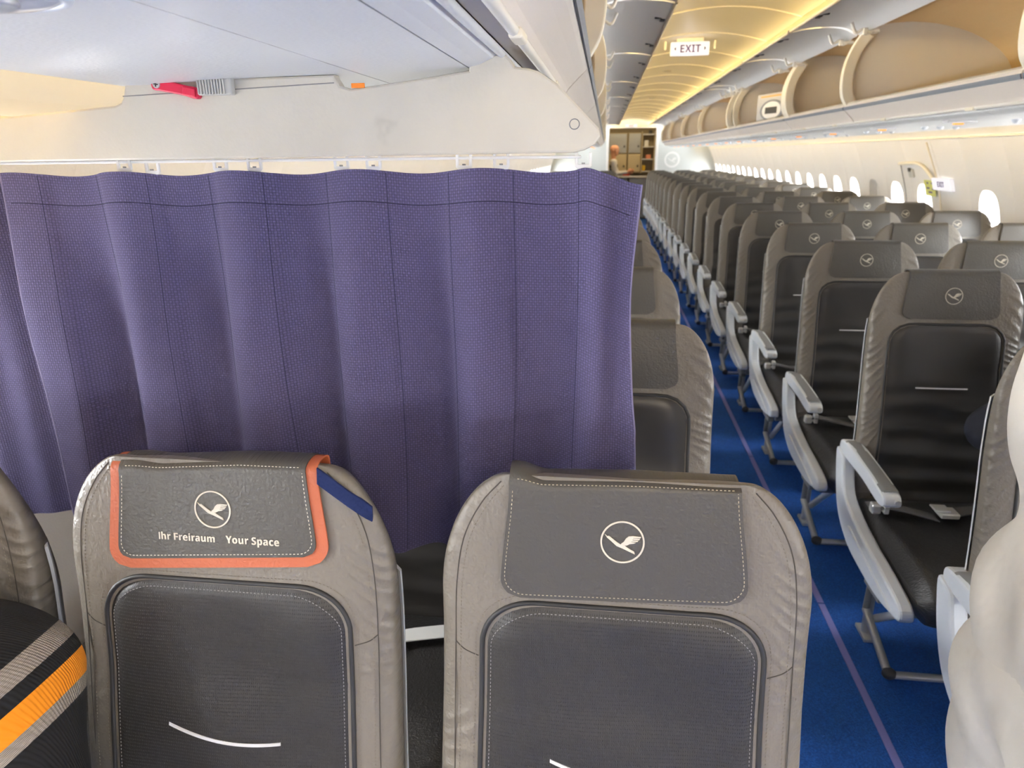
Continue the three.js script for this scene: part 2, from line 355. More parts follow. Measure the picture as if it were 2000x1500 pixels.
{ // forward bulkhead behind the camera
  structure(mesh('wall_front', box(3.9, 2.5, 0.08, 0, 1.2, Z_FRONT + 0.04), M.wall), 'plain off-white bulkhead at the forward end of the cabin', 'wall');
  // rear partitions with the galley opening
  const side = (s) => { const pts = [[s * 0.51, 0], [s * 0.51, 2.075], [s * 0.60, 2.20]]; for (let y = 2.2; y >= 0; y -= 0.1) pts.push([s * wallX(Math.min(y, 2.2)), y]); return pts; };
  for (const s of [-1, 1]) {
    const w = structure(mesh(s > 0 ? 'wall_rear' : 'wall_rear_001', prismZ(side(s), Z_AFT - 0.06, Z_AFT), M.partition), s > 0 ? 'pale grey-green rear partition carrying a round bird emblem' : 'pale grey-green rear partition beyond the blue curtain', 'wall');
    mesh('opening_frame', box(0.05, 2.07, 0.09, s * 0.525, 1.035, Z_AFT - 0.02, 0.01), M.wall, w);
  }
  const hd = structure(mesh('wall_rear_002', box(1.05, 0.16, 0.06, 0, 2.15, Z_AFT - 0.03), M.ceiling), 'cream header above the galley opening', 'wall');
  mesh('header_trim', box(1.05, 0.03, 0.08, 0, 2.07, Z_AFT - 0.01, 0.01), M.bin_white, hd);
}

// ---------------------------------------------------------------- overhead bins
// section of the bin on the +x side, [x, y]
const binBack = smooth([[1.24, 1.70], [1.33, 1.76], [1.35, 1.86], [1.29, 1.97], [1.13, 2.07], [0.90, 2.125], [0.63, 2.115]], 28, false);
const doorCurve = smooth([[0.625, 2.075], [0.56, 2.108], [0.47, 2.117], [0.38, 2.112], [0.312, 2.100]], 16, false);
const frontEdge = smooth([[0.607, 1.752], [0.578, 1.80], [0.566, 1.87], [0.572, 1.95], [0.60, 2.03], [0.642, 2.095]], 20, false);
const mir = (pts, s) => pts.map((p) => [s * p[0], p[1]]);
function frameOutline(s) { return mir([...frontEdge, [0.66, 2.122], [0.90, 2.130], [1.13, 2.075], [1.29, 1.975], [1.345, 1.86], [1.325, 1.765], [1.24, 1.705], [0.66, 1.705]], s); }
function frameRing(s) { // only the front arch of the frame, as a rounded band
  const b = band(frontEdge, 0.016); return mir(b, s);
}
function hingeArm(s, z) {
  return [tube([[s * 0.640, 2.085, z], [s * 0.615, 2.062, z], [s * 0.585, 2.078, z], [s * 0.555, 2.062, z], [s * 0.53, 2.105, z]], 0.007, 18, 6),
    box(0.05, 0.012, 0.035, s * 0.625, 2.066, z, 0.003), box(0.018, 0.03, 0.016, s * 0.59, 2.066, z + 0.012, 0.003), bar([s * 0.61, 2.06, z - 0.03], [s * 0.61, 2.06, z + 0.03], 0.006, 8)];
}
function bin(s, z0, z1, label, group, opt = {}) { // z1 < z0; a bay with its door swung up
  const t = thing('overhead_bin', label, 'overhead bin', [0, 0, 0], group), g = 0.006, a = z1 + g, b = z0 - g;
  const floorP = [[0.630, 1.765], [0.70, 1.722], [1.24, 1.70]];
  mesh('tub', prismZ(mir(band([...floorP, ...binBack], -0.012), s), a, b), M.bin_inner, t);
  const lipP = smooth([[0.634, 1.771], [0.618, 1.776], [0.604, 1.768], [0.600, 1.756], [0.607, 1.742], [0.628, 1.722], [0.648, 1.702], [0.660, 1.688], [0.69, 1.685]], 26, false);
  const lip = mesh('lip', prismZ(mir([...lipP, [0.71, 1.705]], s), a, b), M.bin_lip, t);
  mesh('gasket', prismZ(mir(band([[0.6012, 1.7575], [0.6020, 1.7515], [0.6055, 1.7435]], -0.0045), s), a, b), M.gasket, lip);
  mesh('rim', prismZ(mir(band(smooth([[0.632, 1.770], [0.618, 1.7755], [0.604, 1.767]], 10, false), -0.004), s), a, b), M.rib_cream, lip);
  mesh('lower_rail', tube([[s * 0.662, 1.686, a], [s * 0.662, 1.686, b]], 0.0065, 2, 8), M.bin_white, t);
  for (let i = 0, n = Math.max(1, Math.round((z0 - z1) / 0.78)); i < n; i++) mesh('rail_clip', box(0.016, 0.012, 0.055, s * 0.660, 1.6835, mixn(a, b, (i + 0.5) / n), 0.004), M.rib_cream, t);
  if (!opt.closed) {
    const door = mesh('door', slab(16, 2, (u, v, o) => { const q = doorCurve[Math.round(u * 16)]; return [s * q[0], q[1] + o, mixn(a + 0.01, b - 0.01, v)]; }, 0.012), M.door_grey, t);
    mesh('door_edge', tube([[s * 0.308, 2.104, a + 0.01], [s * 0.308, 2.104, b - 0.01]], 0.0085, 2, 8), M.rib_cream, door);
    const n = Math.max(1, Math.round((z0 - z1) / 0.75));
    for (let i = 0; i < n; i++) {
      const zc = mixn(a, b, (i + 0.5) / n);
      mesh('latch', [box(0.022, 0.010, 0.05, s * 0.332, 2.104, zc, 0.003), box(0.03, 0.006, 0.018, s * 0.352, 2.107, zc + 0.03, 0.002)], M.black_latch, door);
    }
    for (const zc of [mixn(a, b, 0.12), mixn(a, b, 0.88)]) mesh('hinge_arm', hingeArm(s, zc), M.bin_white, t);
  } else {
    mesh('front_panel', slab(14, 2, (u, v, o) => { const q = frontEdge[Math.round(u * 20 / 1.0 * 14 / 14)] || frontEdge[20]; return [s * (q[0] + 0.05 - o), q[1], mixn(a, b, v)]; }, 0.01), M.bin_inner, t);
  }
  const fr = mesh('end_frame', prismZ(mir(band(frontEdge, -0.05), s), z1 + 0.002, z1 + 0.002 + 2 * (opt.thick || 0.02), 0.004), M.rib_cream, t);
  mesh('end_plate', prismZ(frameOutline(s).map((p) => [p[0] + s * 0.012, p[1]]), z1 + 0.003, z1 + 0.013), M.bin_white, t);
  return t;
}
const rightBays = [[2.6, 0.75], [0.75, -0.8], [-0.8, -2.29], [-2.29, -3.85], [-3.85, -5.06], [-5.06, -6.90], [-6.90, -7.27], [-7.27, -9.40], [-9.40, -11.47], [-11.47, -13.7], [-13.7, -15.6]];
const ordinal = ['first', 'second', 'third', 'fourth', 'fifth', 'sixth', 'seventh', 'eighth', 'ninth', 'tenth', 'eleventh', 'twelfth', 'thirteenth', 'fourteenth', 'fifteenth', 'sixteenth', 'seventeenth', 'eighteenth', 'nineteenth', 'twentieth'];
const rightLab = ['open overhead bin above the seats across the aisle, far forward of the white-clad person', 'open overhead bin above the seats across the aisle, just forward of the white-clad person', 'open overhead bin above the white-clad person across the aisle', 'open tan-lined overhead bin with a printed notice on its inner wall', 'open tan-lined overhead bin between the printed notice and the thick cream frame', 'overhead bin section carrying a square grey sign with a dark ring', 'narrow overhead bin section just behind the grey ringed sign'];
rightBays.forEach(([a, b], i) => bin(1, a, b, rightLab[i] || `open overhead bin across the aisle, ${ordinal[rightBays.length - 1 - i]} before the rear partition`, 'overhead bins across the aisle', { thick: i === 4 ? 0.06 : 0.02 }));
const leftBays = [[2.6, 0.95], [0.95, -0.55], [-0.55, -1.75], [-1.75, -3.02], [-3.02, -4.55], [-4.55, -6.30], [-6.30, -7.97], [-7.97, -9.5], [-9.5, -11.4], [-11.4, -13.4], [-13.4, -15.6]];
leftBays.forEach(([a, b], i) => bin(-1, a, b, i < 2 ? `open overhead bin above the front row seats, ${['two bays', 'one bay'][i]} forward of the curtain header` : i === 2 ? 'open overhead bin directly above the white curtain header' : `open overhead bin on the curtain side, ${ordinal[i - 3]} behind the curtain header`, 'overhead bins on the curtain side', { thick: i === 4 ? 0.05 : 0.02 }));
{ // grey sign on the closed section
  const t = thing('bin_sign', 'square grey sign with orange bar and ringed black rectangle on the bins', 'sign', [0.735, 1.880, -6.05]);
  const tilt = new THREE.Matrix4().makeRotationY(-1.25);
  const A = (g) => g.applyMatrix4(tilt);
  mesh('plate', A(box(0.46, 0.21, 0.02, 0, 0, 0, 0.006)), M.sign_grey, t);
  mesh('ring', A(new THREE.TorusGeometry(0.072, 0.008, 8, 40).scale(2.1, 1, 1).translate(0, -0.02, 0.014)), M.shell_grey, t);
  mesh('ring_face', A(new THREE.CylinderGeometry(0.066, 0.066, 0.01, 40).rotateX(Math.PI / 2).scale(2.1, 1, 1).translate(0, -0.02, 0.012)), M.bin_white, t);
  mesh('black_mark', A(box(0.16, 0.048, 0.01, 0, -0.02, 0.018)), M.sign_black, t);
  mesh('orange_bar', A(box(0.34, 0.012, 0.008, 0, 0.085, 0.012)), M.sign_amber, t);
  
}
{ // printed notice and round lock inside the second bin
  const t = thing('bin_notice', 'pale grey printed notice stuck inside the open bin', 'notice');
  const q = (z, y) => { // a point on the bin's back wall
    let best = binBack[0]; for (let i = 1; i < binBack.length; i++) if ((binBack[i - 1][1] - y) * (binBack[i][1] - y) <= 0 && binBack[i][1] !== binBack[i - 1][1]) { const k = (y - binBack[i - 1][1]) / (binBack[i][1] - binBack[i - 1][1]); best = [mixn(binBack[i - 1][0], binBack[i][0], k), y]; break; }
    return [best[0] - 0.006, y, z];
  };
  mesh('sheet', slab(6, 6, (a, b, o) => { const p = q(-3.05 + a * 0.24, 2.055 + b * 0.045); return [p[0] - o - 0.006, p[1] - o * 0.6, p[2]]; }, 0.003), M.sign_grey, t);
  for (const [z, y, w, h] of [[-2.99, 2.085, 0.05, 0.006], [-2.97, 2.075, 0.03, 0.006], [-2.90, 2.088, 0.06, 0.004], [-2.90, 2.08, 0.06, 0.004], [-2.90, 2.072, 0.06, 0.004]]) mesh('print', grid(1, 1, (a, b) => { const p = q(z + (a - 0.5) * w, y + (b - 0.5) * h); return [p[0] - 0.014, p[1] - 0.006, p[2]]; }), M.sign_black, t);
  const k = q(-3.20, 2.03), l = thing('bin_lock', 'small round black lock inside the open bin', 'lock', k);
  mesh('ring', new THREE.TorusGeometry(0.016, 0.006, 8, 24).rotateY(Math.PI / 2).rotateZ(-0.6), M.black_latch, l);
  mesh('core', new THREE.CylinderGeometry(0.010, 0.010, 0.02, 16).rotateZ(Math.PI / 2), M.dark_metal, l);
}
// ---------------------------------------------------------------- passenger service panels under the bins
function servicePanel(s, z0, z1, label, group, signs) {
  const t = thing('service_panel', label, 'service panel', [0, 0, 0], group), a = z1 + 0.0015, b = z0 - 0.0015;
  const strips = [[[0.693, 1.6815], [0.703, 1.6722], [0.718, 1.6660], [0.7335, 1.6625]], [[0.7365, 1.663], [0.80, 1.660], [0.8765, 1.659]], [[0.8795, 1.659], [1.0, 1.658], [1.17, 1.652], [1.215, 1.652], [1.236, 1.660], [1.246, 1.68]]];
  for (const st of strips) mesh('panel', prismZ(mir(band(st, 0.008), s), a, b), M.psu_white, t);
  mesh('edge_trim', tube([[s * 0.6915, 1.6775, a], [s * 0.6915, 1.6775, b]], 0.0052, 2, 8), M.psu_white, t);
  mesh('backing', prismZ(mir([[0.725, 1.675], [1.225, 1.672], [1.225, 1.676], [0.725, 1.679]], s), a, b), M.groove, t);
  for (const zc of signs) {
    const sg = mesh('sign_housing', new RoundedBoxGeometry(0.11, 0.012, 0.05, 2, 0.005).translate(s * 0.80, 1.657, zc), M.psu_white, t);
    mesh('lit_sign', new RoundedBoxGeometry(0.034, 0.010, 0.022, 2, 0.003).translate(s * 0.795, 1.650, zc), M.led_orange, sg);
    for (let i = 0; i < 3; i++) mesh('air_nozzle', new THREE.SphereGeometry(0.016, 14, 8, 0, Math.PI * 2, 0, Math.PI / 2).rotateX(Math.PI).translate(s * (0.95 + i * 0.07), 1.659, zc + 0.1), M.shell_white, t);
  }
  return t;
}
for (let k = 0; k < 20; k++) {
  const zc = -1.49 - 0.785 * k + 0.0; if (zc < -15.4) break;
  servicePanel(1, zc + 0.3925, zc - 0.3925, `white service panel with an orange light over the ${ordinal[k]} seat row behind the white-clad person`, 'service panels across the aisle', [zc]);
}
servicePanel(1, 2.6, -1.0975, 'long white service panel across the aisle above the white-clad person', 'service panels across the aisle', [-0.6]);
servicePanel(-1, 2.6, -1.12, 'smooth white service panel under the bin just forward of the curtain header', 'service panel on the curtain side', []);
for (let k = 0; k < 19; k++) { const z0 = -1.12 - 0.785 * k; if (z0 < -15) break; servicePanel(-1, z0, z0 - 0.785, `white service panel on the curtain side, ${ordinal[k]} behind the curtain header`, 'service panels on the curtain side', [z0 - 0.39]); }
{ // clear lens in the panel above the front row
  const t = thing('reading_light', 'clear glass lens of a reading light in the service panel', 'light', [-0.945, 1.6545, -0.435]);
  mesh('bezel', new THREE.TorusGeometry(0.050, 0.004, 8, 40).rotateX(Math.PI / 2).scale(1, 0.7, 0.8), M.shell_white, t);
  mesh('lens', new THREE.SphereGeometry(0.047, 28, 12).scale(1, 0.16, 0.8), M.lens, t);
  mesh('reflector', new THREE.CylinderGeometry(0.046, 0.046, 0.003, 32).scale(1, 1, 0.8).translate(0, 0.0005, 0), M.shell_white, t); mesh('bulb', new THREE.SphereGeometry(0.011, 16, 10).scale(1, 0.5, 1).translate(0.012, -0.004, 0), M.steel, t);
}

// ---------------------------------------------------------------- passenger seats
const font = await new FontLoader().loadAsync('fonts/droid/droid_sans_bold.typeface.json');
const seatW = (y) => { // half width of the back at height y
  const base = 0.231 - 0.005 * sstep(0.6, 1.03, y) - 0.012 * (1 - sstep(0.40, 0.56, y));
  if (y <= 1.03) return base; const t = Math.min(1, (y - 1.03) / 0.165); return 0.226 - 0.100 * (1 - Math.sqrt(Math.max(0, 1 - t * t)));
};
const seatT = (y) => { const b = 0.095 - 0.010 * sstep(0.6, 1.0, y) - 0.050 * sstep(0.96, 1.17, y); if (y < 1.172) return b; const t = Math.min(1, (y - 1.172) / 0.0225); return Math.max(0.004, b * Math.sqrt(Math.max(0, 1 - t * t))); };
const seatZ = (y) => -(y - 1.125) * 0.15 + 0.012 * Math.sin(clamp((y - 0.45) / 0.45) * Math.PI);   // front of the back at its middle
const SN = 4.5;
function backFront(u, y) { const w = seatW(y), t = seatT(y), k = clamp(Math.abs(u) / w, 0, 1); return seatZ(y) - t / 2 + t / 2 * Math.pow(1 - Math.pow(k, SN), 1 / SN); }
function onBack(u, y, off) { // point on the front of the back, lifted along its normal
  const e = 0.004, zx = (backFront(u + e, y) - backFront(u - e, y)) / (2 * e), zy = (backFront(u, y + e) - backFront(u, y - e)) / (2 * e);
  const cx = clamp(zx, -1.2, 1.2), cy = clamp(zy, -1.2, 1.2), l = Math.hypot(cx, cy, 1);
  return [u - cx / l * off, y - cy / l * off, backFront(u, y) + off / l];
}
function backGeo(nf, nb, rows) {
  const ys = []; for (let i = 0; i <= rows; i++) { const t = i / rows; ys.push(0.40 + (1.1945 - 0.40) * (1 - Math.pow(1 - t, 1.7))); }
  const loop = (y) => {
    const w = seatW(y), t = seatT(y), zc = seatZ(y) - t / 2, o = [];
    for (let i = 0; i <= nf; i++) { const x = w * Math.sin((i / nf - 0.5) * Math.PI), k = Math.abs(x) / w; o.push([x, y, zc + t / 2 * Math.pow(Math.max(0, 1 - Math.pow(k, SN)), 1 / SN)]); }
    for (let i = 1; i <= nb; i++) { const x = w * Math.sin((0.5 - i / nb) * Math.PI), k = Math.abs(x) / w; o.push([x, y, zc - t / 2 * Math.pow(Math.max(0, 1 - Math.pow(k, SN)), 1 / SN)]); }
    return o;
  };
  const loops = ys.map(loop), n = nf + nb;
  const g = grid(n, rows, (a, b) => loops[Math.round(b * rows)][Math.round(a * n)], (a, b, q) => [(q[0] + 0.25) / 0.5, (q[1] - 0.35) / 0.9]);
  const cap = grid(n, 1, (a, b) => { const p = loops[rows][Math.round(a * n)]; return b ? [p[0] * 0.0, p[1], p[2]] : p; }, (a, b, q) => [(q[0] + 0.25) / 0.5, (q[1] - 0.35) / 0.9]);
  return merge([g, cap]);
}
const insHalf = (y) => { const H = 0.168 + 0.004 * (1 - sstep(0.6, 1, y)), r = 0.058, top = 1.031; if (y < top - r) return H; const d = (y - (top - r)) / r; return H - r * 1.15 + r * 1.15 * Math.sqrt(Math.max(0, 1 - d * d)); };
const insTop = (u, y) => 0.0045 + 0.011 * (vn(u * 7 + y * 5 + 3, y * 8 - u * 3, 64) - 0.35) * sstep(0.0, 0.05, insHalf(y) - Math.abs(u)) * sstep(0, 0.05, 1.03 - y);
const insOff = (u, y) => mixn(-0.001, Math.max(0.0012, insTop(u, y)), sstep(0, 0.02, insHalf(Math.min(y, 1.031)) - Math.abs(u)) * sstep(0, 0.02, 1.035 - y));
function insertGeo(nu, nv) {
  return slab(nu, nv, (a, b, o) => { const y = 0.455 + (1.031 - 0.455) * (1 - Math.pow(1 - b, 1.5)), h = insHalf(y), u = (a * 2 - 1) * h, e = sstep(0, 0.02, h - Math.abs(u)) * sstep(0, 0.02, 1.035 - y); return onBack(u, y, o > 0 ? mixn(-0.001, Math.max(0.0012, insTop(u, y)), e) : -0.004); }, 0.006, (a, b, q) => [(q[0] + 0.25) / 0.5, (q[1] - 0.35) / 0.9]);
}
function insertOutline(n, grow = 0) {
  const o = []; const ys = []; for (let i = 0; i <= n; i++) ys.push(0.47 + (1.031 - 0.47) * Math.sin(i / n * Math.PI / 2));
  for (const y of ys) o.push([-insHalf(y) - grow, y + grow * sstep(0.96, 1.02, y)]);
  const m = insHalf(1.031); for (let i = 1; i < 12; i++) o.push([-m + 2 * m * i / 12, 1.031 + grow]);
  for (const y of ys.reverse()) o.push([insHalf(y) + grow, y + grow * sstep(0.96, 1.02, y)]);
  return o;
}
function dashes(path, len, gap, r, P) { // stitches along a 2-D path laid on P
  const out = [], c = new THREE.CatmullRomCurve3(path.map((p) => V(p[0], p[1], 0)), false, 'centripetal'), L = c.getLength(), n = Math.floor(L / (len + gap)), pts = c.getSpacedPoints(n * 4);
  for (let i = 0; i < n; i++) {
    const a = V(...P(pts[i * 4].x, pts[i * 4].y)), e = pts[Math.min(pts.length - 1, i * 4 + Math.max(2, Math.round(4 * len / (len + gap))))], b = V(...P(e.x, e.y)), d = b.clone().sub(a);
    if (d.length() < 1e-5) continue;
    const g = new THREE.BoxGeometry(r * 2, d.length(), r * 1.6); g.applyQuaternion(new THREE.Quaternion().setFromUnitVectors(V(0, 1, 0), d.clone().normalize())); g.translate((a.x + b.x) / 2, (a.y + b.y) / 2, (a.z + b.z) / 2); out.push(g);
  }
  return merge(out);
}
// headrest cover: hangs over the top. Cover plane: (u across, y) with skew; offset above the leather
function coverPoint(u, b, c, off) { // b 0..1 from the lower hem up over the top and down behind
  const y0 = c.y0, yT = 1.183, front = 0.62;
  const sk = (yy) => [u * (1 - 0.09 * sstep(1.05, 1.2, yy)) + (c.dx || 0) + (c.skew || 0) * (yy - 1.12), yy + (c.tilt || 0) * u];
  if (b <= front) { const yy = mixn(y0, yT, b / front), [uu, y2] = sk(yy); return onBack(uu, Math.min(y2, 1.186), off); }
  const [uu, yt] = sk(yT), F = onBack(uu, Math.min(yt, 1.186), off), zb = seatZ(yT) - seatT(1.165) - off, top = (c.rise || 0.012) + off * 0.5, k = (b - front) / (1 - front);
  if (k < 0.6) { const t = k / 0.6 * Math.PI, zc = (F[2] + zb) / 2, zr = (F[2] - zb) / 2; return [F[0], F[1] + Math.pow(Math.sin(t), 0.8) * (top + (c.lift ? c.lift(u) : 0)), zc + zr * Math.cos(t)]; }
  return [F[0], F[1] - (k - 0.6) / 0.4 * 0.06, zb];
}
function coverGeo(c, nu, nv, off, th) {
  const yF = 0.62;
  return slab(nu, nv, (a, b, o) => {
    const yy = mixn(c.y0, 1.183, b / yF), d = Math.max(0, c.r - (yy - c.y0)), h = c.h - c.r + Math.sqrt(Math.max(0, c.r * c.r - d * d)), u = (a * 2 - 1) * h;
    const pf = c.puff ? c.puff * Math.sin(Math.PI * a) * Math.sin(Math.PI * clamp(b / 0.62)) : 0;
    return coverPoint(u, b, c, off + o + pf);
  }, th, (a, b, q) => [q[0] * 1, q[1] * 1]);
}
const craneShapes = (() => { // bird in flight: beak and neck up at one side, tail down at the other, fan of wing feathers
  const body = poly([[-0.84, 0.34], [-0.70, 0.24], [-0.64, 0.27], [-0.30, 0.02], [-0.10, -0.10], [0.06, -0.10], [0.20, -0.22], [0.56, -0.42], [0.60, -0.54], [0.36, -0.44], [0.02, -0.30], [-0.26, -0.20], [-0.52, 0.02], [-0.72, 0.18]]);
  const wing = poly([[-0.06, -0.08], [0.06, 0.02], [0.16, 0.20], [0.28, 0.31], [0.46, 0.34], [0.84, 0.33], [0.82, 0.27], [0.48, 0.25], [0.47, 0.225], [0.80, 0.235], [0.76, 0.165], [0.46, 0.165], [0.45, 0.14], [0.73, 0.135], [0.68, 0.07], [0.42, 0.075], [0.40, 0.05], [0.62, 0.03], [0.52, -0.02], [0.34, -0.06], [0.20, -0.14], [0.06, -0.14]]);
  return [body, wing];
})();
function emblemGeo(r, P, seg, tilt = 0) {
  const ring = new THREE.Shape(); ring.absarc(0, 0, r, 0, Math.PI * 2); const hole = new THREE.Path(); hole.absarc(0, 0, r * 0.925, 0, Math.PI * 2); ring.holes.push(hole);
  const c = Math.cos(tilt), s = Math.sin(tilt), f = (x, y, z) => P(x * c - y * s, x * s + y * c, z), out = [mapGeo(extrude(ring, 0.0010, 0, seg), f)];
  for (const sh of craneShapes) { const g = extrude(sh, 1); g.scale(r * 0.98, r * 0.98, 0.0012); out.push(mapGeo(g, f)); }
  return merge(out);
}
function textGeo(str, size, P) {
  const capI = str[0] === 'I', shapes = font.generateShapes(capI ? str.slice(1) : str, size); if (capI) shapes.push(poly([[-size * 0.26, 0], [-size * 0.08, 0], [-size * 0.08, size * 0.74 * 1.32], [-size * 0.26, size * 0.74 * 1.32]]));
  const g = new THREE.ExtrudeGeometry(shapes, { depth: 0.0008, bevelEnabled: false, curveSegments: 4 });
  g.computeBoundingBox(); const w = g.boundingBox.max.x, k = 1; g.translate(-w / 2, 0, 0); return mapGeo(g, P);
}
function cushionGeo(n) {
  const X = 0.228, prof = smooth([[0.07, 0.36], [0.06, 0.44], [0.14, 0.478], [0.30, 0.474], [0.48, 0.482], [0.60, 0.472], [0.652, 0.43], [0.64, 0.36], [0.55, 0.335], [0.2, 0.335]], n, true);
  const cz = 0.35, cy = 0.41;
  const g = grid(20, n, (a, b) => { const q = prof[Math.round(b * n) % n], t = (a * 2 - 1), k = Math.pow(1 - Math.pow(Math.abs(t), 9), 1 / 3), sag = q[1] > 0.46 ? -0.008 * (1 - t * t) : 0; return [X * t, cy + (q[1] - cy) * (0.25 + 0.75 * k) + sag, cz + (q[0] - cz) * (0.86 + 0.14 * k)]; }, (a, b) => [a * 0.46, b * 1.4]);
  const capL = (e) => grid(n, 1, (a, b) => { const q = prof[Math.round(a * n) % n], k = 1 - b; return [e * X, cy + (q[1] - cy) * 0.25 * k, cz + (q[0] - cz) * 0.86 * (b ? 0.0 : 1)]; });
  return merge([g, capL(1), capL(-1)]);
}
const EP = smooth([[-0.005, 0.60], [0.030, 0.60], [0.060, 0.59], [0.090, 0.53], [0.120, 0.485], [0.20, 0.455], [0.34, 0.43], [0.50, 0.415], [0.615, 0.392], [0.622, 0.362], [0.56, 0.345], [0.47, 0.330], [0.34, 0.330], [0.20, 0.345], [0.10, 0.39], [0.045, 0.455], [0.010, 0.53]], 72);
const EPI = smooth([[0.20, 0.41], [0.34, 0.395], [0.50, 0.375], [0.575, 0.360], [0.50, 0.345], [0.36, 0.352], [0.24, 0.372]], 40);
function armrest(t, x, wd = 0.052) {
  const arm = mesh('armrest', sideOn(smooth([[0.005, 0.600], [0.005, 0.628], [0.05, 0.640], [0.20, 0.636], [0.36, 0.622], [0.395, 0.610], [0.40, 0.588], [0.37, 0.577], [0.22, 0.588], [0.06, 0.590]], 48), wd, 0.007, x), M.shell_white, t);
  mesh('pad', grid(6, 14, (a, b) => { const z = 0.045 + b * 0.33, e = Math.pow(Math.abs(a * 2 - 1), 6) * 0.004; return [x + (a - 0.5) * (wd - 0.004), 0.6425 - 0.018 * Math.pow(b, 1.6) - e, z]; }), M.shell_grey, arm);
  mesh('button', new THREE.CylinderGeometry(0.009, 0.009, 0.01, 14).rotateX(Math.PI / 2).translate(x + 0.012, 0.601, 0.402), M.steel, arm);
}
const G = {};
function cached(k, f) { return G[k] || (G[k] = f()); }
function makeSeat(o) { // o: side (aisle at +1 or -1, 0 none), lod 0 near, 1 middle, 2 far; hero: 'plain' | 'orange'
  const t = new THREE.Group(), L = o.lod, near = L === 0, mL = near ? M.leather_near : M.leather_far;
  mesh('backrest', cached('back' + L, () => [backGeo(72, 12, 90), backGeo(32, 8, 40), backGeo(20, 6, 22)][L]), mL, t);
  mesh('insert', cached('ins' + L, () => [insertGeo(40, 44), insertGeo(20, 24), insertGeo(10, 14)][L]), near ? M.insert_near : M.insert_far, t);
  if (L < 2) mesh('piping', cached('pip' + L, () => tube(insertOutline(near ? 26 : 12, 0.003).map((p) => V(...onBack(p[0], p[1], 0.0005))), near ? 0.0034 : 0.004, near ? 160 : 60, 6)), M.piping_dark, t);
  if (near) {
    for (const e of [-1, 1]) {
      mesh('seam', tube([[0.148, 1.185], [0.170, 1.160], [0.193, 1.115], [0.203, 1.06], [0.206, 0.97], [0.207, 0.80], [0.208, 0.60]].map((p) => V(...onBack(e * p[0], p[1], 0.0001))), 0.0008, 60, 5), M.seam_dark, t);
      mesh('seam', tube([[0.206, 0.970], [0.195, 0.962], [0.176, 0.956]].map((p) => V(...onBack(e * p[0], p[1], 0.0001))), 0.0008, 12, 5), M.seam_dark, t);
      const st = mesh('stitching', dashes(smooth([[0.145, 1.180], [0.164, 1.156], [0.186, 1.113], [0.196, 1.06], [0.1995, 0.97], [0.2005, 0.80], [0.2015, 0.60]], 60, false), 0.0030, 0.0020, 0.0004, (x, y) => onBack(e * x, y, 0.0005)), M.stitch_taupe, t); st.userData.kind = 'stuff';
    }
    mesh('stitching', dashes(insertOutline(26, 0.0115), 0.0030, 0.0020, 0.00042, (x, y) => onBack(x, y, 0.0006)), M.stitch_taupe, t).userData.kind = 'stuff';
    mesh('stitching', dashes(insertOutline(26, -0.0085), 0.0030, 0.0020, 0.00042, (x, y) => onBack(x, y, insOff(x, y) + 0.0007)), M.stitch_grey, t).userData.kind = 'stuff';
  }
  mesh('accent_strip', cached('acc' + L + (o.hero || ''), () => slab(near ? 20 : 6, 1, (a, b, q) => { const u = (a * 2 - 1) * 0.078 - 0.004, sag = near ? 0.010 * (a - 0.5) * (a - 0.5) * 4 - 0.016 * (a - 0.5) : 0; return onBack(u, (near ? 0.812 : 0.832) + b * 0.0042 + sag, Math.max(0.0012, insTop(u, 0.82)) + 0.0004 + q); }, 0.0012)), M.white_trim, t);
  // headrest cover
  const c = o.hero === 'plain' ? { y0: 1.047, r: 0.024, h: 0.146, tilt: 0.03, skew: -0.02, dx: -0.002, rise: 0.007, lift: (u) => 0.012 * sstep(-0.10, -0.135, u) - 0.006 * sstep(0.0, 0.13, u) }
    : o.hero === 'orange' ? { y0: 1.069, r: 0.018, h: 0.137, tilt: 0.07, dx: -0.002, rise: 0.008, lift: (u) => 0.007 * sstep(-0.07, -0.12, u) } : { y0: 1.050, r: 0.026, h: 0.142, rise: 0.012, dx: 0, puff: 0.005 };
  if (o.hero === 'orange') mesh('cover_border', coverGeo({ ...c, y0: 1.055, h: 0.152, r: 0.030 }, 30, 40, 0.0025, 0.0028), M.orange_leather, t).userData.label = 'orange leather border of the headrest cover';
  const cv = mesh('headrest_cover', cached('cov' + L + (o.hero || ''), () => coverGeo(c, [34, 18, 10][L], [44, 26, 16][L], near ? 0.0045 : 0.003, near ? 0.003 : 0.006)), near ? M.cover_dark : M.cover_far, t);
  const lift = near ? 0.0078 : 0.0150, ex = (c.dx || 0) + (o.hero === 'orange' ? 0.001 : 0), ey = o.hero === 'orange' ? 1.134 : 1.122, er = near ? (o.hero === 'orange' ? 0.0245 : 0.0258) : 0.0255;
  mesh('emblem', cached('emb' + L + (o.hero || ''), () => emblemGeo(er, (x, y, z) => onBack(x + ex, ey + y, lift + z), [24, 14, 8][L], near ? -0.02 : 0)), M.embroidery, cv).userData.label = 'embroidered ring emblem with a flying bird';
  if (near) {
    const hem = []; const H = c.h - 0.0045, Y = c.y0 + 0.0045, r = c.r;
    for (let i = 0; i <= 8; i++) hem.push([-H, mixn(1.186, Y + r, i / 8)]);
    for (let i = 1; i <= 8; i++) { const a = i / 8 * Math.PI / 2; hem.push([-H + r - r * Math.cos(a), Y + r - r * Math.sin(a)]); }
    for (let i = 1; i < 12; i++) hem.push([mixn(-H + r, H - r, i / 12), Y]);
    for (let i = 0; i <= 8; i++) { const a = i / 8 * Math.PI / 2; hem.push([H - r + r * Math.sin(a), Y + r - r * Math.cos(a)]); }
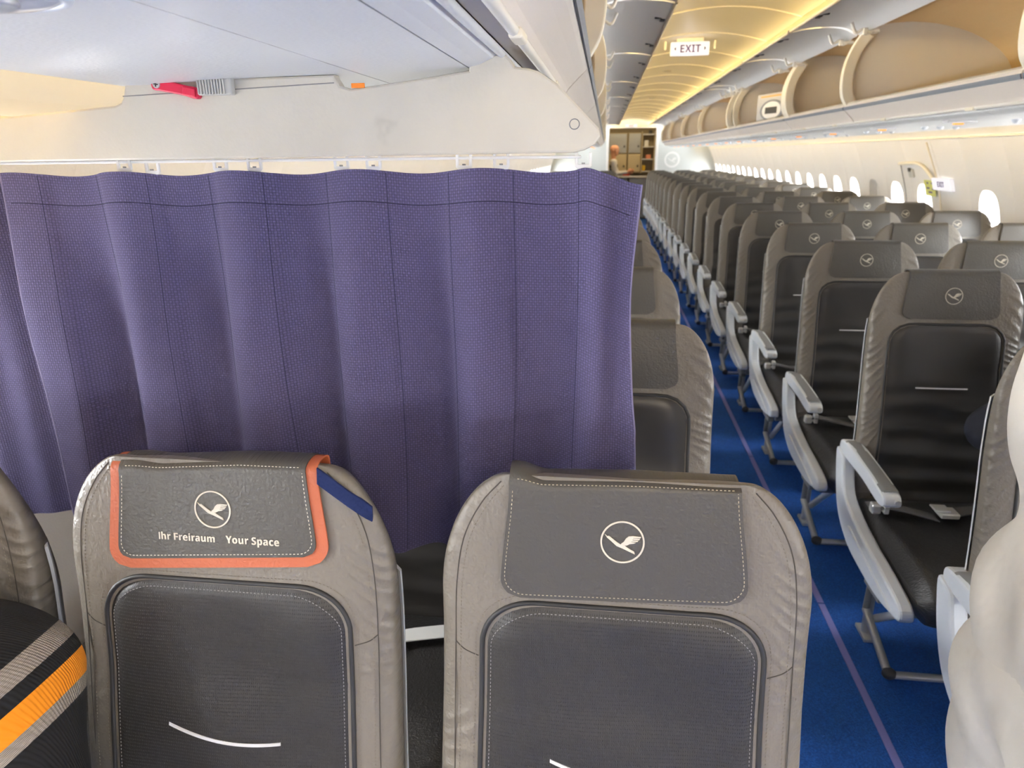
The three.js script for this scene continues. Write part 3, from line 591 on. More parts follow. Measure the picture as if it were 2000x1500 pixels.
    for (let i = 1; i <= 8; i++) hem.push([H, mixn(Y + r, 1.186, i / 8)]);
    const onC = (x, y) => { const b = clamp((y - c.y0) / (1.183 - c.y0)) * 0.62; return coverPoint(x, b, c, 0.0080); };
    mesh('stitching', dashes(hem, 0.0030, 0.0020, 0.00042, onC), o.hero === 'orange' ? M.embroidery : M.stitch_pale, cv).userData.kind = 'stuff';
    mesh('stitching', dashes([[-H + 0.006, 0], [0, 0], [H - 0.002, 0]].map((p) => [p[0], 1.1825]), 0.0030, 0.0020, 0.00042, (x) => coverPoint(x, 0.655, c, 0.0080)), o.hero === 'orange' ? M.embroidery : M.stitch_pale, cv).userData.kind = 'stuff';
    if (o.hero === 'orange') {
      const onT = (dx) => (x, y, z) => onBack(x + dx, 1.0905 + y, 0.0078 + z);
      mesh('lettering', textGeo('Ihr Freiraum', 0.0094, onT(-0.038)), M.embroidery, cv).userData.label = 'embroidered words Ihr Freiraum';
      mesh('lettering', textGeo('Your Space', 0.0098, onT(0.050)), M.embroidery, cv).userData.label = 'embroidered words Your Space';
      mesh('hook_tape', slab(10, 4, (a, b, q) => { const u = 0.139 + a * 0.066, y = 1.180 - a * 0.046 + (b - 0.5) * 0.020 * (1 - 0.1 * a); const p = onBack(Math.min(u, seatW(Math.min(y, 1.185)) - 0.001), Math.min(y, 1.188), 0); return [u, y + 0.004 * (1 - a) + 0.001, Math.max(p[2], -0.03) + 0.006 + q]; }, 0.003), M.velcro_blue, t).userData.label = 'loose strip of dark blue hook tape';
    } 
  }
  // plastic shell behind, cushion, arms, belts, legs
  mesh('back_shell', cached('shell' + (L === 2), () => {
    const n = L === 2 ? 12 : 24, m = L === 2 ? 10 : 22;
    return slab(n, m, (a, b, q) => { const y = 0.38 + b * 0.66, w = seatW(y) + 0.0025, u = (a * 2 - 1) * w, wrap = (0.012 + 0.45 * seatT(y)) * Math.pow(Math.abs(a * 2 - 1), 8); return [u, y, seatZ(y) - seatT(y) - 0.012 + wrap - q]; }, 0.006);
  }), M.shell_white, t);
  mesh('cushion', cached('cush' + (L === 2), () => cushionGeo(L === 2 ? 20 : 40)), M.cushion_black, t);
  const legX = o.side ? o.side * 0.165 : 0.1;
  for (const z of [0.50, 0.20]) mesh('beam', cached('beam' + z, () => bar([-0.218, 0.315, z], [0.218, 0.315, z], 0.020, 12)), M.shell_grey, t);
  mesh('leg', [bar([legX, 0.315, 0.20], [legX, 0.012, 0.20], 0.014, 10), bar([legX, 0.315, 0.50], [legX, 0.11, 0.26], 0.013, 10), box(0.035, 0.014, 0.09, legX, 0.007, 0.20, 0.004)], M.steel, t);
  if (o.side) {
    const s = o.side, x = s * 0.252;
    const ep = mesh('end_panel', cached('ep' + s, () => sideOn(EP, 0.040, 0.008, x)), M.shell_white, t);
    mesh('panel_ridge', cached('epi' + s, () => sideOn(EPI, 0.010, 0.004, x + s * 0.020)), M.shell_white, ep);
    armrest(t, s * 0.240);
    mesh('luggage_bar', cached('lb' + s, () => merge([bar([s * 0.19, 0.125, 0.235], [s * 0.19, 0.058, 0.44], 0.0125, 12), bar([s * 0.172, 0.05, 0.452], [-s * 0.25, 0.05, 0.452], 0.0115, 12)])), M.steel, t);
    const lb = mesh('bar_elbow', cached('lbe' + s, () => new THREE.SphereGeometry(0.018, 14, 10).scale(1.2, 1, 1).translate(s * 0.185, 0.052, 0.450)), M.dark_metal, t);
    mesh('bar_bracket', cached('lbb' + s, () => merge([bar([s * 0.19, 0.30, 0.245], [s * 0.19, 0.125, 0.235], 0.011, 10), box(0.03, 0.06, 0.07, s * 0.19, 0.265, 0.27, 0.006), box(0.03, 0.025, 0.12, s * 0.20, 0.245, 0.30, 0.006)])), M.shell_grey, t);
  } else if (o.inner) armrest(t, o.inner * 0.2573, 0.038);
  if (L < 2) {
    const s = o.side || -1, web = o.pale ? M.belt_pale : M.belt_web, strap = (pts, w) => { const c2 = new THREE.CatmullRomCurve3(pts.map((p) => V(...p))); return slab(16, 2, (a, b, q) => { const p = c2.getPoint(a); return [p.x, p.y + q, p.z + (b - 0.5) * w]; }, 0.0025); };
    mesh('belt', cached('belt' + s, () => strap([[s * 0.225, 0.485, 0.20], [s * 0.19, 0.508, 0.24], [s * 0.12, 0.497, 0.245], [s * 0.05, 0.489, 0.27]], 0.046)), web, t);
    mesh('belt', cached('belt2' + s, () => strap([[-s * 0.225, 0.482, 0.15], [-s * 0.15, 0.490, 0.19], [-s * 0.05, 0.490, 0.22], [s * 0.01, 0.492, 0.25]], 0.046)), web, t);
    mesh('buckle', cached('buck' + s, () => merge([box(0.055, 0.018, 0.052, s * 0.015, 0.501, 0.255, 0.006), box(0.045, 0.006, 0.045, s * 0.035, 0.513, 0.25, 0.003)])), M.buckle, t);
    mesh('belt_anchor', cached('anch' + s, () => merge([box(0.030, 0.034, 0.030, s * 0.215, 0.497, 0.235, 0.008), box(0.016, 0.04, 0.03, s * 0.19, 0.507, 0.245, 0.004)])), M.buckle, t);
  }
  return t;
}
const protos = {};
function placeSeat(kind, o, x, z, label, group) {
  const key = kind + o.lod; let t;
  if (!protos[key]) { protos[key] = makeSeat(o); }
  t = protos[key].clone();
  t.name = numbered('passenger_seat'); t.position.set(x, 0, z); scene.add(t); return tag(t, label, 'seat', group);
}
const XA = 0.5234, SP = 0.5146, PZ = 0.7621;
{ // front row, ahead of the curtain
  const a = makeSeat({ side: 1, lod: 0, hero: 'plain' }); a.name = numbered('passenger_seat'); a.position.set(-XA, 0, -0.7294); scene.add(a);
  tag(a, 'grey leather aisle seat in front of the curtain, with a plain brown-grey headrest cover', 'seat', 'seats in front of the curtain');
  const b = makeSeat({ side: 0, inner: 1, lod: 0, hero: 'orange' }); b.name = numbered('passenger_seat'); b.position.set(-XA - SP, 0, -0.7294); scene.add(b);
  tag(b, 'grey leather middle seat whose orange-edged headrest cover reads Ihr Freiraum, Your Space', 'seat', 'seats in front of the curtain');
  const c = makeSeat({ side: 0, inner: 1, lod: 0, hero: 'plain' }); c.name = numbered('passenger_seat'); c.position.set(-XA - 2 * SP, 0, -0.7294); scene.add(c);
  tag(c, 'grey leather window seat behind the person in the striped sweater', 'seat', 'seats in front of the curtain');
}
const cols = ['aisle', 'middle', 'window'];
for (let k = 0; k < 19; k++) {
  const z = -1.5213 - PZ * k, lod = k < 6 ? 1 : 2;
  for (let c = 0; c < 3; c++) {
    const wr = k < 9 ? `grey leather ${cols[c]} seat across the aisle, ${ordinal[k]} row behind the white-clad person` : `grey leather ${cols[c]} seat across the aisle, ${ordinal[18 - k]} row from the rear partition with the emblem`;
    placeSeat(c ? 'mid' : 'aisleR', { side: c ? 0 : -1, inner: -1, lod }, XA + SP * c, z, wr, 'seats across the aisle');
    const wl = k < 9 ? `grey leather ${cols[c]} seat on the curtain side, ${ordinal[k]} row behind the blue curtain` : `grey leather ${cols[c]} seat on the curtain side, ${ordinal[18 - k]} row from the rear partition`;
    placeSeat(c ? 'midL' : 'aisleL', { side: c ? 0 : 1, inner: 1, lod, pale: true }, -XA - SP * c, z, wl, 'seats behind the blue curtain');
  }
}

// ---------------------------------------------------------------- curtain and its header
const ZC = -0.95;
{
  const t = thing('curtain_header', 'white scuffed header panel from which the blue curtain hangs', 'header panel');
  const out = [[-1.80, 1.553], [-0.600, 1.5585], [-0.586, 1.5615], [-0.573, 1.568], [-0.566, 1.578], [-0.568, 1.588], [-0.621, 1.641], [-0.645, 1.656], [-0.656, 1.6595], [-0.675, 1.662], [-0.680, 1.670], [-0.689, 1.6785], [-0.725, 1.6755], [-0.7315, 1.671], [-0.734, 1.659], [-0.80, 1.6505], [-0.875, 1.6425], [-0.891, 1.641], [-0.905, 1.645], [-0.911, 1.655], [-0.912, 1.6585], [-1.207, 1.6560], [-1.213, 1.638], [-1.218, 1.631], [-1.228, 1.627], [-1.45, 1.612], [-1.80, 1.590]];
  mesh('panel', extrude(poly(out), 0.022, 0.003).translate(0, 0, ZC - 0.011), M.panel_white, t);
  const zf = ZC + 0.0112;
  mesh('panel_joint', tube([[-1.213, 1.6385, zf], [-1.06, 1.6435, zf], [-0.912, 1.6485, zf]], 0.0007, 12, 5), M.groove, t);
  mesh('plug', new THREE.TorusGeometry(0.0062, 0.0006, 6, 28).translate(-0.599, 1.593, zf), M.shell_grey, t);
  mesh('orange_sticker', box(0.018, 0.006, 0.0016, -0.880, 1.6445, zf + 0.0004, 0.0006), M.orange_mark, t);
  mesh('track', box(1.20, 0.004, 0.008, -1.19, 1.5535, ZC, 0.0015), M.hook_clear, t);
  const h = thing('latch_handle', 'red plastic latch handle with a cross-head screw on the curtain header', 'handle', [-1.155, 1.6515, zf]);
  h.rotation.z = -0.20;
  mesh('lever', extrude(poly(smooth([[-0.009, 0], [-0.006, 0.0075], [0.004, 0.0080], [0.036, 0.0060], [0.057, 0.0050], [0.060, 0.000], [0.058, -0.0075], [0.034, -0.0070], [0.004, -0.0075], [-0.006, -0.0072]], 44)), 0.009, 0.002), M.red_plastic, h);
  mesh('finger_pad', box(0.018, 0.0105, 0.004, 0.046, -0.001, 0.0095, 0.0015), M.red_plastic, h);
  const sc = mesh('screw', new THREE.CylinderGeometry(0.0050, 0.0050, 0.0024, 20).rotateX(Math.PI / 2).translate(0, 0, 0.0098), M.steel, h);
  mesh('cross_slot', [box(0.0062, 0.0014, 0.001, 0, 0, 0.0112), box(0.0014, 0.0062, 0.001, 0, 0, 0.0112)], M.black_latch, sc);
  const gr = thing('grip_block', 'ribbed grey grip block beside the red latch handle', 'grip', [-1.073, 1.6485, zf]);
  mesh('block', box(0.048, 0.024, 0.012, 0, 0, 0.006, 0.002), M.grip_grey, gr);
  for (let i = 0; i < 10; i++) mesh('rib', box(0.0022, 0.0225, 0.004, -0.0215 + i * 0.0040, 0, 0.0125, 0.001), M.grip_grey, gr);
}
{
  const t = thing('curtain', 'deep violet-blue woven curtain with stitched pleats behind the front seats', 'curtain');
  const per = 0.1735, c0 = -0.7205, yTop = 1.541, yBot = 0.952;
  const fold = (x, v) => { // x across, v 0 top .. 1 bottom
    const ph = (x - c0) / per, c = Math.cos(ph * 2 * Math.PI + 0.35 * Math.sin(v * 2.4 + x * 7));
    const sq = Math.sign(c) * Math.pow(Math.abs(c), 0.75), amp = 0.012 + 0.015 * sstep(0, 0.45, v) + 0.004 * Math.sin(x * 23);
    return amp * sq + 0.004 * Math.sin(ph * 4 * Math.PI + 2 + v * 3) * (0.4 + v) + 0.006 * (vn(x * 5 + 40, v * 3, 64) - 0.5) + 0.015 * sstep(-0.60, -0.53, x) * Math.sin((x + 0.6) * 75) * (1 - 0.3 * v);
  };
  const topY = (x) => { const c = Math.cos((x - c0) / per * 2 * Math.PI); return yTop - 0.0035 * (1 - c) - 0.020 * sstep(-0.59, -0.515, x) + 0.002 * sstep(-0.6, -0.585, x) * (1 - sstep(-0.585, -0.56, x)); };
  const place = (x, v, off) => { const drift = 0.016 * v * sstep(-0.62, -0.5, x) + 0.006 * Math.sin(v * 5 + x * 9) * v - 0.013 * Math.sin(Math.PI * clamp(v * 1.7)) * sstep(-0.57, -0.505, x); return [x + drift, mixn(topY(x), yBot + 0.006 * Math.cos(x * 20), v), ZC + fold(x, v) + off]; };
  const X0 = -1.43, X1 = -0.5115, W = X1 - X0;
  mesh('cloth', slab(380, 60, (a, b, o) => place(X0 + a * W, b, o - 0.001), 0.002, (a, b) => [a * W * 1.18, b * 0.6]), M.curtain, t);
  const seams = []; for (let k = -1; k < 9; k++) seams.push(-1.2905 + k * 0.0872);
  for (const x of seams) if (x > X0 + 0.01) mesh('seam', tube([...Array(24).keys()].map((i) => V(...place(x, 0.004 + i / 23 * 0.99, 0.0010))), 0.0005, 90, 4), M.curtain_thread, t);
  mesh('hem_stitch', tube([...Array(130).keys()].map((i) => { const p = place(X0 + 0.01 + i / 129 * (W - 0.02), 0.072, 0.0012); return V(...p); }), 0.0006, 390, 4), M.curtain_thread, t);
  mesh('frayed_edge', tube([...Array(60).keys()].map((i) => { const p = place(X1, i / 59, 0.0005); return V(p[0] + 0.0006 * Math.sin(i * 12.9) + 0.0008, p[1], p[2]); }), 0.0011, 240, 5), M.curtain_fray, t);
  mesh('side_hem', tube([...Array(40).keys()].map((i) => { const p = place(X0, i / 39, 0.0005); return V(...p); }), 0.0016, 120, 5), M.curtain_fray, t);
  for (const x of [-1.235, -1.194, -1.091, -1.040, -0.915, -0.870, -0.745, -0.695, -0.587]) {
    const y = topY(x), g = extrude(poly([[-0.011, 0.014], [-0.011, -0.003], [-0.008, -0.006], [0.008, -0.006], [0.011, -0.003], [0.011, 0.014], [0.007, 0.014], [0.007, -0.0005], [-0.007, -0.0005], [-0.007, 0.014]]), 0.004, 0.0008);
    g.translate(x, y + 0.005, ZC + fold(x, 0) * 0.2 - 0.002); const hk = mesh('hook', g, M.hook_clear, t);
    mesh('hook_clip', box(0.0045, 0.002, 0.0015, x, y + 0.0055, ZC + 0.0035), M.shell_grey, hk);
  }
  const t2 = thing('curtain', 'second violet-blue curtain length beside the window wall, lit by daylight', 'curtain');
  mesh('cloth', slab(120, 40, (a, b, o) => { const x = -1.745 + a * 0.36; return [x + 0.01 * b, mixn(1.533, 0.95, b), ZC - 0.045 + 0.014 * Math.cos(x * 44 + b) + 0.006 * Math.sin(x * 90 + 2 * b) + o]; }, 0.002, (a, b) => [a * 0.44, b * 0.6]), M.curtain, t2);
}
// ---------------------------------------------------------------- signs
{
  const t = thing('exit_sign', 'glowing white EXIT sign with two arrows hanging from the ceiling', 'exit sign', [-0.06, 2.166, -4.84]);
  mesh('lit_panel', box(0.235, 0.078, 0.03, 0, 0, 0, 0.006), M.led_sign, t);
  mesh('mount', box(0.16, 0.03, 0.024, 0, 0.048, -0.002, 0.004), M.ceiling, t);
  const word = new THREE.ExtrudeGeometry(font.generateShapes('EXIT', 0.044), { depth: 0.001, bevelEnabled: false, curveSegments: 4 }); word.computeBoundingBox(); word.translate(-word.boundingBox.max.x / 2, -0.022, 0.0152);
  mesh('lettering', word, M.sign_ink, t);
  for (const e of [-1, 1]) mesh('arrow', extrude(poly([[e * 0.086, 0.012], [e * 0.096, 0], [e * 0.086, -0.012]]), 0.001).translate(0, 0, 0.0152), M.sign_black, t);
  for (const e of [-1, 1]) mesh('mount_fin', box(0.012, 0.05, 0.012, e * 0.15, 0.02, 0, 0.004).applyMatrix4(new THREE.Matrix4().makeRotationZ(0)), M.ceiling, t);
  const f = thing('exit_sign', 'small distant EXIT sign above the galley opening', 'exit sign', [-0.04, 2.10, -15.92]);
  mesh('lit_panel', box(0.25, 0.055, 0.03, 0, 0, 0, 0.006), M.led_sign, f);
  const w2 = new THREE.ExtrudeGeometry(font.generateShapes('EXIT', 0.036), { depth: 0.001, bevelEnabled: false, curveSegments: 3 }); w2.computeBoundingBox(); w2.translate(-w2.boundingBox.max.x / 2, -0.018, 0.0155);
  mesh('lettering', w2, M.red_item, f);
  const P = (z, y, off) => [wallX(y) - 0.012 - off, y, z];
  const e = thing('exit_sign', 'lit white EXIT sign on the sidewall beside the overwing hatch', 'exit sign');
  mesh('lit_panel', slab(8, 6, (a, b, o) => P(mixn(-5.38, -5.10, a), mixn(1.285, 1.365, b), 0.004 + o), 0.022), M.led_sign, e);
  const w3 = new THREE.ExtrudeGeometry(font.generateShapes('EXIT', 0.036), { depth: 0.001, bevelEnabled: false, curveSegments: 3 }); w3.computeBoundingBox(); w3.translate(-w3.boundingBox.max.x / 2, -0.018, 0);
  mesh('lettering', mapGeo(w3, (x, y, z) => P(-5.25 + x, 1.325 + y, 0.027 + z)), M.sign_ink, e);
  for (const [x, y, z, i] of [[-0.06, 2.10, -4.78, 0.02]]) { const l = new THREE.PointLight(lin(0.95, 0.93, 1), i); l.name = 'exit_sign_light'; l.position.set(x, y, z); l.castShadow = true; scene.add(l); }
  // round emblem on the rear partition
  const em = thing('wall_emblem', 'large round bird emblem on the grey-green rear partition', 'emblem', [0.86, 1.40, -15.998]);
  mesh('ring', new THREE.RingGeometry(0.125, 0.165, 48), M.partition_emblem, em).position.z = 0.006;
  mesh('disc', new THREE.CylinderGeometry(0.165, 0.165, 0.004, 48).rotateX(Math.PI / 2), M.partition, em);
  mesh('bird', merge(craneShapes.map((s) => extrude(s, 0.004).scale(0.12, 0.12, 1))), M.partition_emblem, em).position.z = 0.003;
}
// ---------------------------------------------------------------- galley beyond the opening
{
  const zG = -17.75;
  structure(mesh('wall_galley', [box(3.0, 2.3, 0.06, 0, 1.15, zG - 0.45), box(0.06, 2.3, 2.0, -1.15, 1.15, -17.1), box(0.06, 2.3, 2.0, 1.15, 1.15, -17.1), box(2.4, 0.06, 2.3, 0, 2.28, -17.1)], M.wood_galley), 'warm cream lining of the rear galley', 'wall');
  areaLight('galley_ceiling_lamp', lin(1, 0.80, 0.50), 6.5, 1.4, 0.5, [0, 2.22, -16.9], [0, 0, -17.1]);
  const unit = (x0, x1, y0, y1, label, mat) => { const u = thing('galley_unit', label, 'galley unit', [(x0 + x1) / 2, y0, zG]); const w = x1 - x0, h = y1 - y0;
    mesh('body', box(w, h, 0.5, 0, h / 2, -0.16, 0.01), M.wood_galley, u);
    const d = mesh('door', box(w - 0.03, h - 0.03, 0.02, 0, h / 2, 0.10, 0.006), mat || M.wood_galley, u);
    mesh('latch', box(0.035, 0.045, 0.02, w / 2 - 0.07, h * 0.35, 0.118, 0.004), M.galley_dark, d); return u; };
  unit(-0.50, -0.06, 1.53, 2.00, 'upper galley cupboard behind the galley attendant', M.galley_metal);
  unit(-0.04, 0.27, 1.53, 2.00, 'dark upper galley cupboard beside the open shelves', M.galley_metal);
  unit(-0.50, -0.06, 1.10, 1.52, 'middle galley cupboard with a dark latch behind the attendant');
  unit(-0.04, 0.27, 1.10, 1.52, 'middle galley cupboard with a dark latch beside the open shelves');
  unit(-0.50, -0.02, 0.02, 0.98, 'lower galley trolley bay behind the attendant', M.galley_metal);
  unit(0.0, 0.5, 0.02, 0.98, 'lower galley trolley bay under the open shelves', M.galley_metal);
  const ct = thing('galley_worktop', 'pale galley worktop above the trolley bays', 'worktop', [0, 0.98, zG]); mesh('slab', box(1.1, 0.04, 0.62, 0, 0.02, -0.10, 0.008), M.bin_white, ct);
  const sh = thing('galley_shelves', 'open galley shelves holding small colourful packages', 'shelves', [0.435, 1.08, zG]);
  mesh('back', box(0.30, 0.95, 0.02, 0, 0.475, -0.25), M.wood_galley, sh);
  for (let i = 0; i < 4; i++) mesh('shelf', box(0.30, 0.02, 0.4, 0, 0.04 + i * 0.28, -0.06), M.bin_white, sh);
  for (const e of [-1, 1]) mesh('upright', box(0.02, 0.95, 0.4, e * 0.145, 0.475, -0.06), M.wood_galley, sh);
  const item = (name, label, x, y, w, h, m) => tag(mesh(name, box(w, h, 0.12, x, y + h / 2, zG + 0.0, 0.012), m), label, 'package', 'packages on the galley shelves');
  item('package', 'yellow package on the galley shelf', 0.35, 1.131, 0.07, 0.13, M.yellow_bag);
  item('package', 'orange-pink package on the middle galley shelf', 0.45, 1.411, 0.12, 0.09, M.pink_item);
  item('package', 'white package on the upper galley shelf', 0.39, 1.691, 0.10, 0.14, M.bin_white);
  item('package', 'black package on the top galley shelf', 0.48, 1.971, 0.08, 0.08, M.galley_dark);
  item('package', 'dark red box on the galley worktop', -0.06, 1.021, 0.18, 0.07, M.red_item);
}
// ---------------------------------------------------------------- people
function nets(sdf, lo, hi, cell) { // surface nets of a distance field
  const n = [0, 1, 2].map((i) => Math.ceil((hi[i] - lo[i]) / cell) + 1), [nx, ny, nz] = n, F = new Float32Array(nx * ny * nz), id = new Int32Array(nx * ny * nz).fill(-1), pos = [], ix = [];
  const at = (i, j, k) => i + nx * (j + ny * k);
  for (let k = 0; k < nz; k++) for (let j = 0; j < ny; j++) for (let i = 0; i < nx; i++) F[at(i, j, k)] = sdf(lo[0] + i * cell, lo[1] + j * cell, lo[2] + k * cell);
  const C = [[0, 0, 0], [1, 0, 0], [0, 1, 0], [1, 1, 0], [0, 0, 1], [1, 0, 1], [0, 1, 1], [1, 1, 1]], E = [[0, 1], [2, 3], [4, 5], [6, 7], [0, 2], [1, 3], [4, 6], [5, 7], [0, 4], [1, 5], [2, 6], [3, 7]];
  for (let k = 0; k < nz - 1; k++) for (let j = 0; j < ny - 1; j++) for (let i = 0; i < nx - 1; i++) {
    const v = C.map((c) => F[at(i + c[0], j + c[1], k + c[2])]); let s = [0, 0, 0], m = 0;
    for (const [a, b] of E) if ((v[a] < 0) !== (v[b] < 0)) { const t = v[a] / (v[a] - v[b]); for (let q = 0; q < 3; q++) s[q] += C[a][q] + (C[b][q] - C[a][q]) * t; m++; }
    if (m) { id[at(i, j, k)] = pos.length / 3; pos.push(lo[0] + (i + s[0] / m) * cell, lo[1] + (j + s[1] / m) * cell, lo[2] + (k + s[2] / m) * cell); }
  }
  const quad = (a, b, c, d, flip) => { if (a < 0 || b < 0 || c < 0 || d < 0) return; if (flip) ix.push(a, c, b, a, d, c); else ix.push(a, b, c, a, c, d); };
  for (let k = 1; k < nz - 1; k++) for (let j = 1; j < ny - 1; j++) for (let i = 1; i < nx - 1; i++) {
    const f = F[at(i, j, k)] < 0;
    if (f !== F[at(i + 1, j, k)] < 0) quad(id[at(i, j - 1, k - 1)], id[at(i, j, k - 1)], id[at(i, j, k)], id[at(i, j - 1, k)], !f);
    if (f !== F[at(i, j + 1, k)] < 0) quad(id[at(i - 1, j, k - 1)], id[at(i - 1, j, k)], id[at(i, j, k)], id[at(i, j, k - 1)], !f);
    if (f !== F[at(i, j, k + 1)] < 0) quad(id[at(i - 1, j - 1, k)], id[at(i, j - 1, k)], id[at(i, j, k)], id[at(i - 1, j, k)], !f);
  }
  const g = new THREE.BufferGeometry(); g.setAttribute('position', new THREE.Float32BufferAttribute(pos, 3)); g.setAttribute('uv', new THREE.Float32BufferAttribute(new Float32Array(pos.length / 3 * 2), 2)); g.setIndex(ix); g.computeVertexNormals(); return g;
}
function capsules(list, k) { // [[ax, ay, az, bx, by, bz, ra, rb], ...] joined smoothly
  const L = list.map((c) => { const d = [c[3] - c[0], c[4] - c[1], c[5] - c[2]]; return { c, d, dd: d[0] * d[0] + d[1] * d[1] + d[2] * d[2] || 1e-9 }; });
  return (x, y, z) => {
    let r = 9; for (const { c, d, dd } of L) {
      const px = x - c[0], py = y - c[1], pz = z - c[2], t = clamp((px * d[0] + py * d[1] + pz * d[2]) / dd), q = Math.hypot(px - d[0] * t, py - d[1] * t, pz - d[2] * t) - (c[6] + (c[7] - c[6]) * t);
      const h = Math.max(k - Math.abs(r - q), 0) / k; r = Math.min(r, q) - h * h * k * 0.25;
    } return r;
  };
}
function hand(w, dir, side, list) { // palm and five bent fingers from the wrist w along dir, palm normal roughly side
  const D = V(...dir).normalize(), S = V(...side).normalize(), N = D.clone().cross(S).normalize(), P = (a, b, c) => V(...w).addScaledVector(D, a).addScaledVector(S, b).addScaledVector(N, c);
  const cap = (p, q, a, b) => list.push([p.x, p.y, p.z, q.x, q.y, q.z, a, b]);
  cap(P(0, 0, 0), P(0.07, 0.018, 0), 0.024, 0.020); cap(P(0, 0, 0), P(0.07, -0.018, 0), 0.024, 0.018);
  [[0.030, 0.042], [0.010, 0.050], [-0.012, 0.046], [-0.032, 0.034]].forEach(([o, l]) => { cap(P(0.075, o, 0), P(0.075 + l, o * 1.15, -0.010), 0.0095, 0.009); cap(P(0.075 + l, o * 1.15, -0.010), P(0.075 + l * 1.6, o * 1.2, -0.034), 0.009, 0.0078); });
  cap(P(0.020, 0.030, 0), P(0.050, 0.058, -0.012), 0.012, 0.0105); cap(P(0.050, 0.058, -0.012), P(0.078, 0.066, -0.028), 0.0105, 0.0085);
}
function head(c, f, list) { // head centred at c, looking along f (unit, horizontal)
  const s = [-f[2], 0, f[0]], A = (a, b, e) => [c[0] + f[0] * a + s[0] * e, c[1] + b, c[2] + f[2] * a + s[2] * e], cap = (p, q, a, b) => list.push([...p, ...q, a, b]);
  cap(A(-0.03, 0.040, 0), A(0.015, 0.045, 0), 0.082, 0.078); cap(A(0.012, 0.0, 0), A(0.038, -0.062, 0), 0.068, 0.046); cap(A(0.082, 0.018, 0), A(0.102, -0.016, 0), 0.009, 0.014);
  cap(A(-0.03, -0.02, 0), A(-0.022, -0.13, 0), 0.064, 0.058);
  for (const e of [-1, 1]) { cap(A(-0.012, 0.02, e * 0.082), A(-0.010, -0.022, e * 0.079), 0.012, 0.009); cap(A(0.050, -0.008, e * 0.036), A(0.046, -0.032, e * 0.036), 0.026, 0.024); cap(A(0.072, 0.032, e * 0.018), A(0.062, 0.034, e * 0.046), 0.011, 0.010); }
  cap(A(0.076, -0.048, -0.016), A(0.076, -0.048, 0.016), 0.009, 0.009); cap(A(0.062, -0.085, -0.008), A(0.062, -0.085, 0.008), 0.020, 0.020);
}
function face(t, c, f, hair) { // eyes, lips and hair as parts
  const s = [-f[2], 0, f[0]], A = (a, b, e) => [c[0] + f[0] * a + s[0] * e, c[1] + b, c[2] + f[2] * a + s[2] * e];
  for (const e of [-1, 1]) { const y = mesh('eye', new THREE.SphereGeometry(0.0115, 14, 10).translate(...A(0.0755, 0.008, e * 0.031)), M.eye_white, t); mesh('iris', new THREE.SphereGeometry(0.0058, 10, 8).translate(...A(0.0835, 0.008, e * 0.0315)), M.black_latch, y); }
  mesh('lips', tube([A(0.080, -0.050, -0.022), A(0.0865, -0.049, 0), A(0.080, -0.050, 0.022)], 0.0045, 10, 6), M.lips, t);
  if (!hair) return;
  const h = capsules([[...A(-0.035, 0.045, 0), ...A(0.012, 0.052, 0), 0.095, 0.088]], 0.02);
  mesh('hair', nets((x, y, z) => { const a = (x - c[0]) * f[0] + (z - c[2]) * f[2], b = y - c[1]; return Math.max(h(x, y, z) + 0.004 * (vn(x * 60 + 200, z * 60 + y * 40 + 200, 64) - 0.5), 0.035 + 0.9 * Math.max(0, a - 0.01) + (a < -0.03 ? -0.06 : 0.0) - b); }, [c[0] - 0.16, c[1] - 0.08, c[2] - 0.16], [c[0] + 0.16, c[1] + 0.18, c[2] + 0.16], 0.007), M.hair_dark, t);
}
function paint(g, fn) { const p = g.attributes.position, c = new Float32Array(p.count * 3); for (let i = 0; i < p.count; i++) { const q = fn(p.getX(i), p.getY(i), p.getZ(i)); c[i * 3] = q[0]; c[i * 3 + 1] = q[1]; c[i * 3 + 2] = q[2]; } g.setAttribute('color', new THREE.BufferAttribute(c, 3)); return g; }
std('eye_white', [0.70, 0.68, 0.65], 0.3);
std('lips', [0.36, 0.13, 0.10], 0.5);
std('hair_dark', [0.045, 0.032, 0.024], 0.6);
std('person_paint', [1, 1, 1], 0.72, { vertexColors: true });
std('cloth_white', [0.58, 0.54, 0.48], 0.85, { bumpMap: tex(256, 256, (u, v) => fbm(u, v, 6, 4), false, [2, 2]), bumpScale: 0.012 });
std('cloth_navy', [0.006, 0.008, 0.018], 0.85);
const SKIN = [0.50, 0.30, 0.20];
function uvBy(g, fn) { const p = g.attributes.position, uv = g.attributes.uv; for (let i = 0; i < p.count; i++) { const q = fn(p.getX(i), p.getY(i), p.getZ(i)); uv.setXY(i, q[0], q[1]); } return g; }
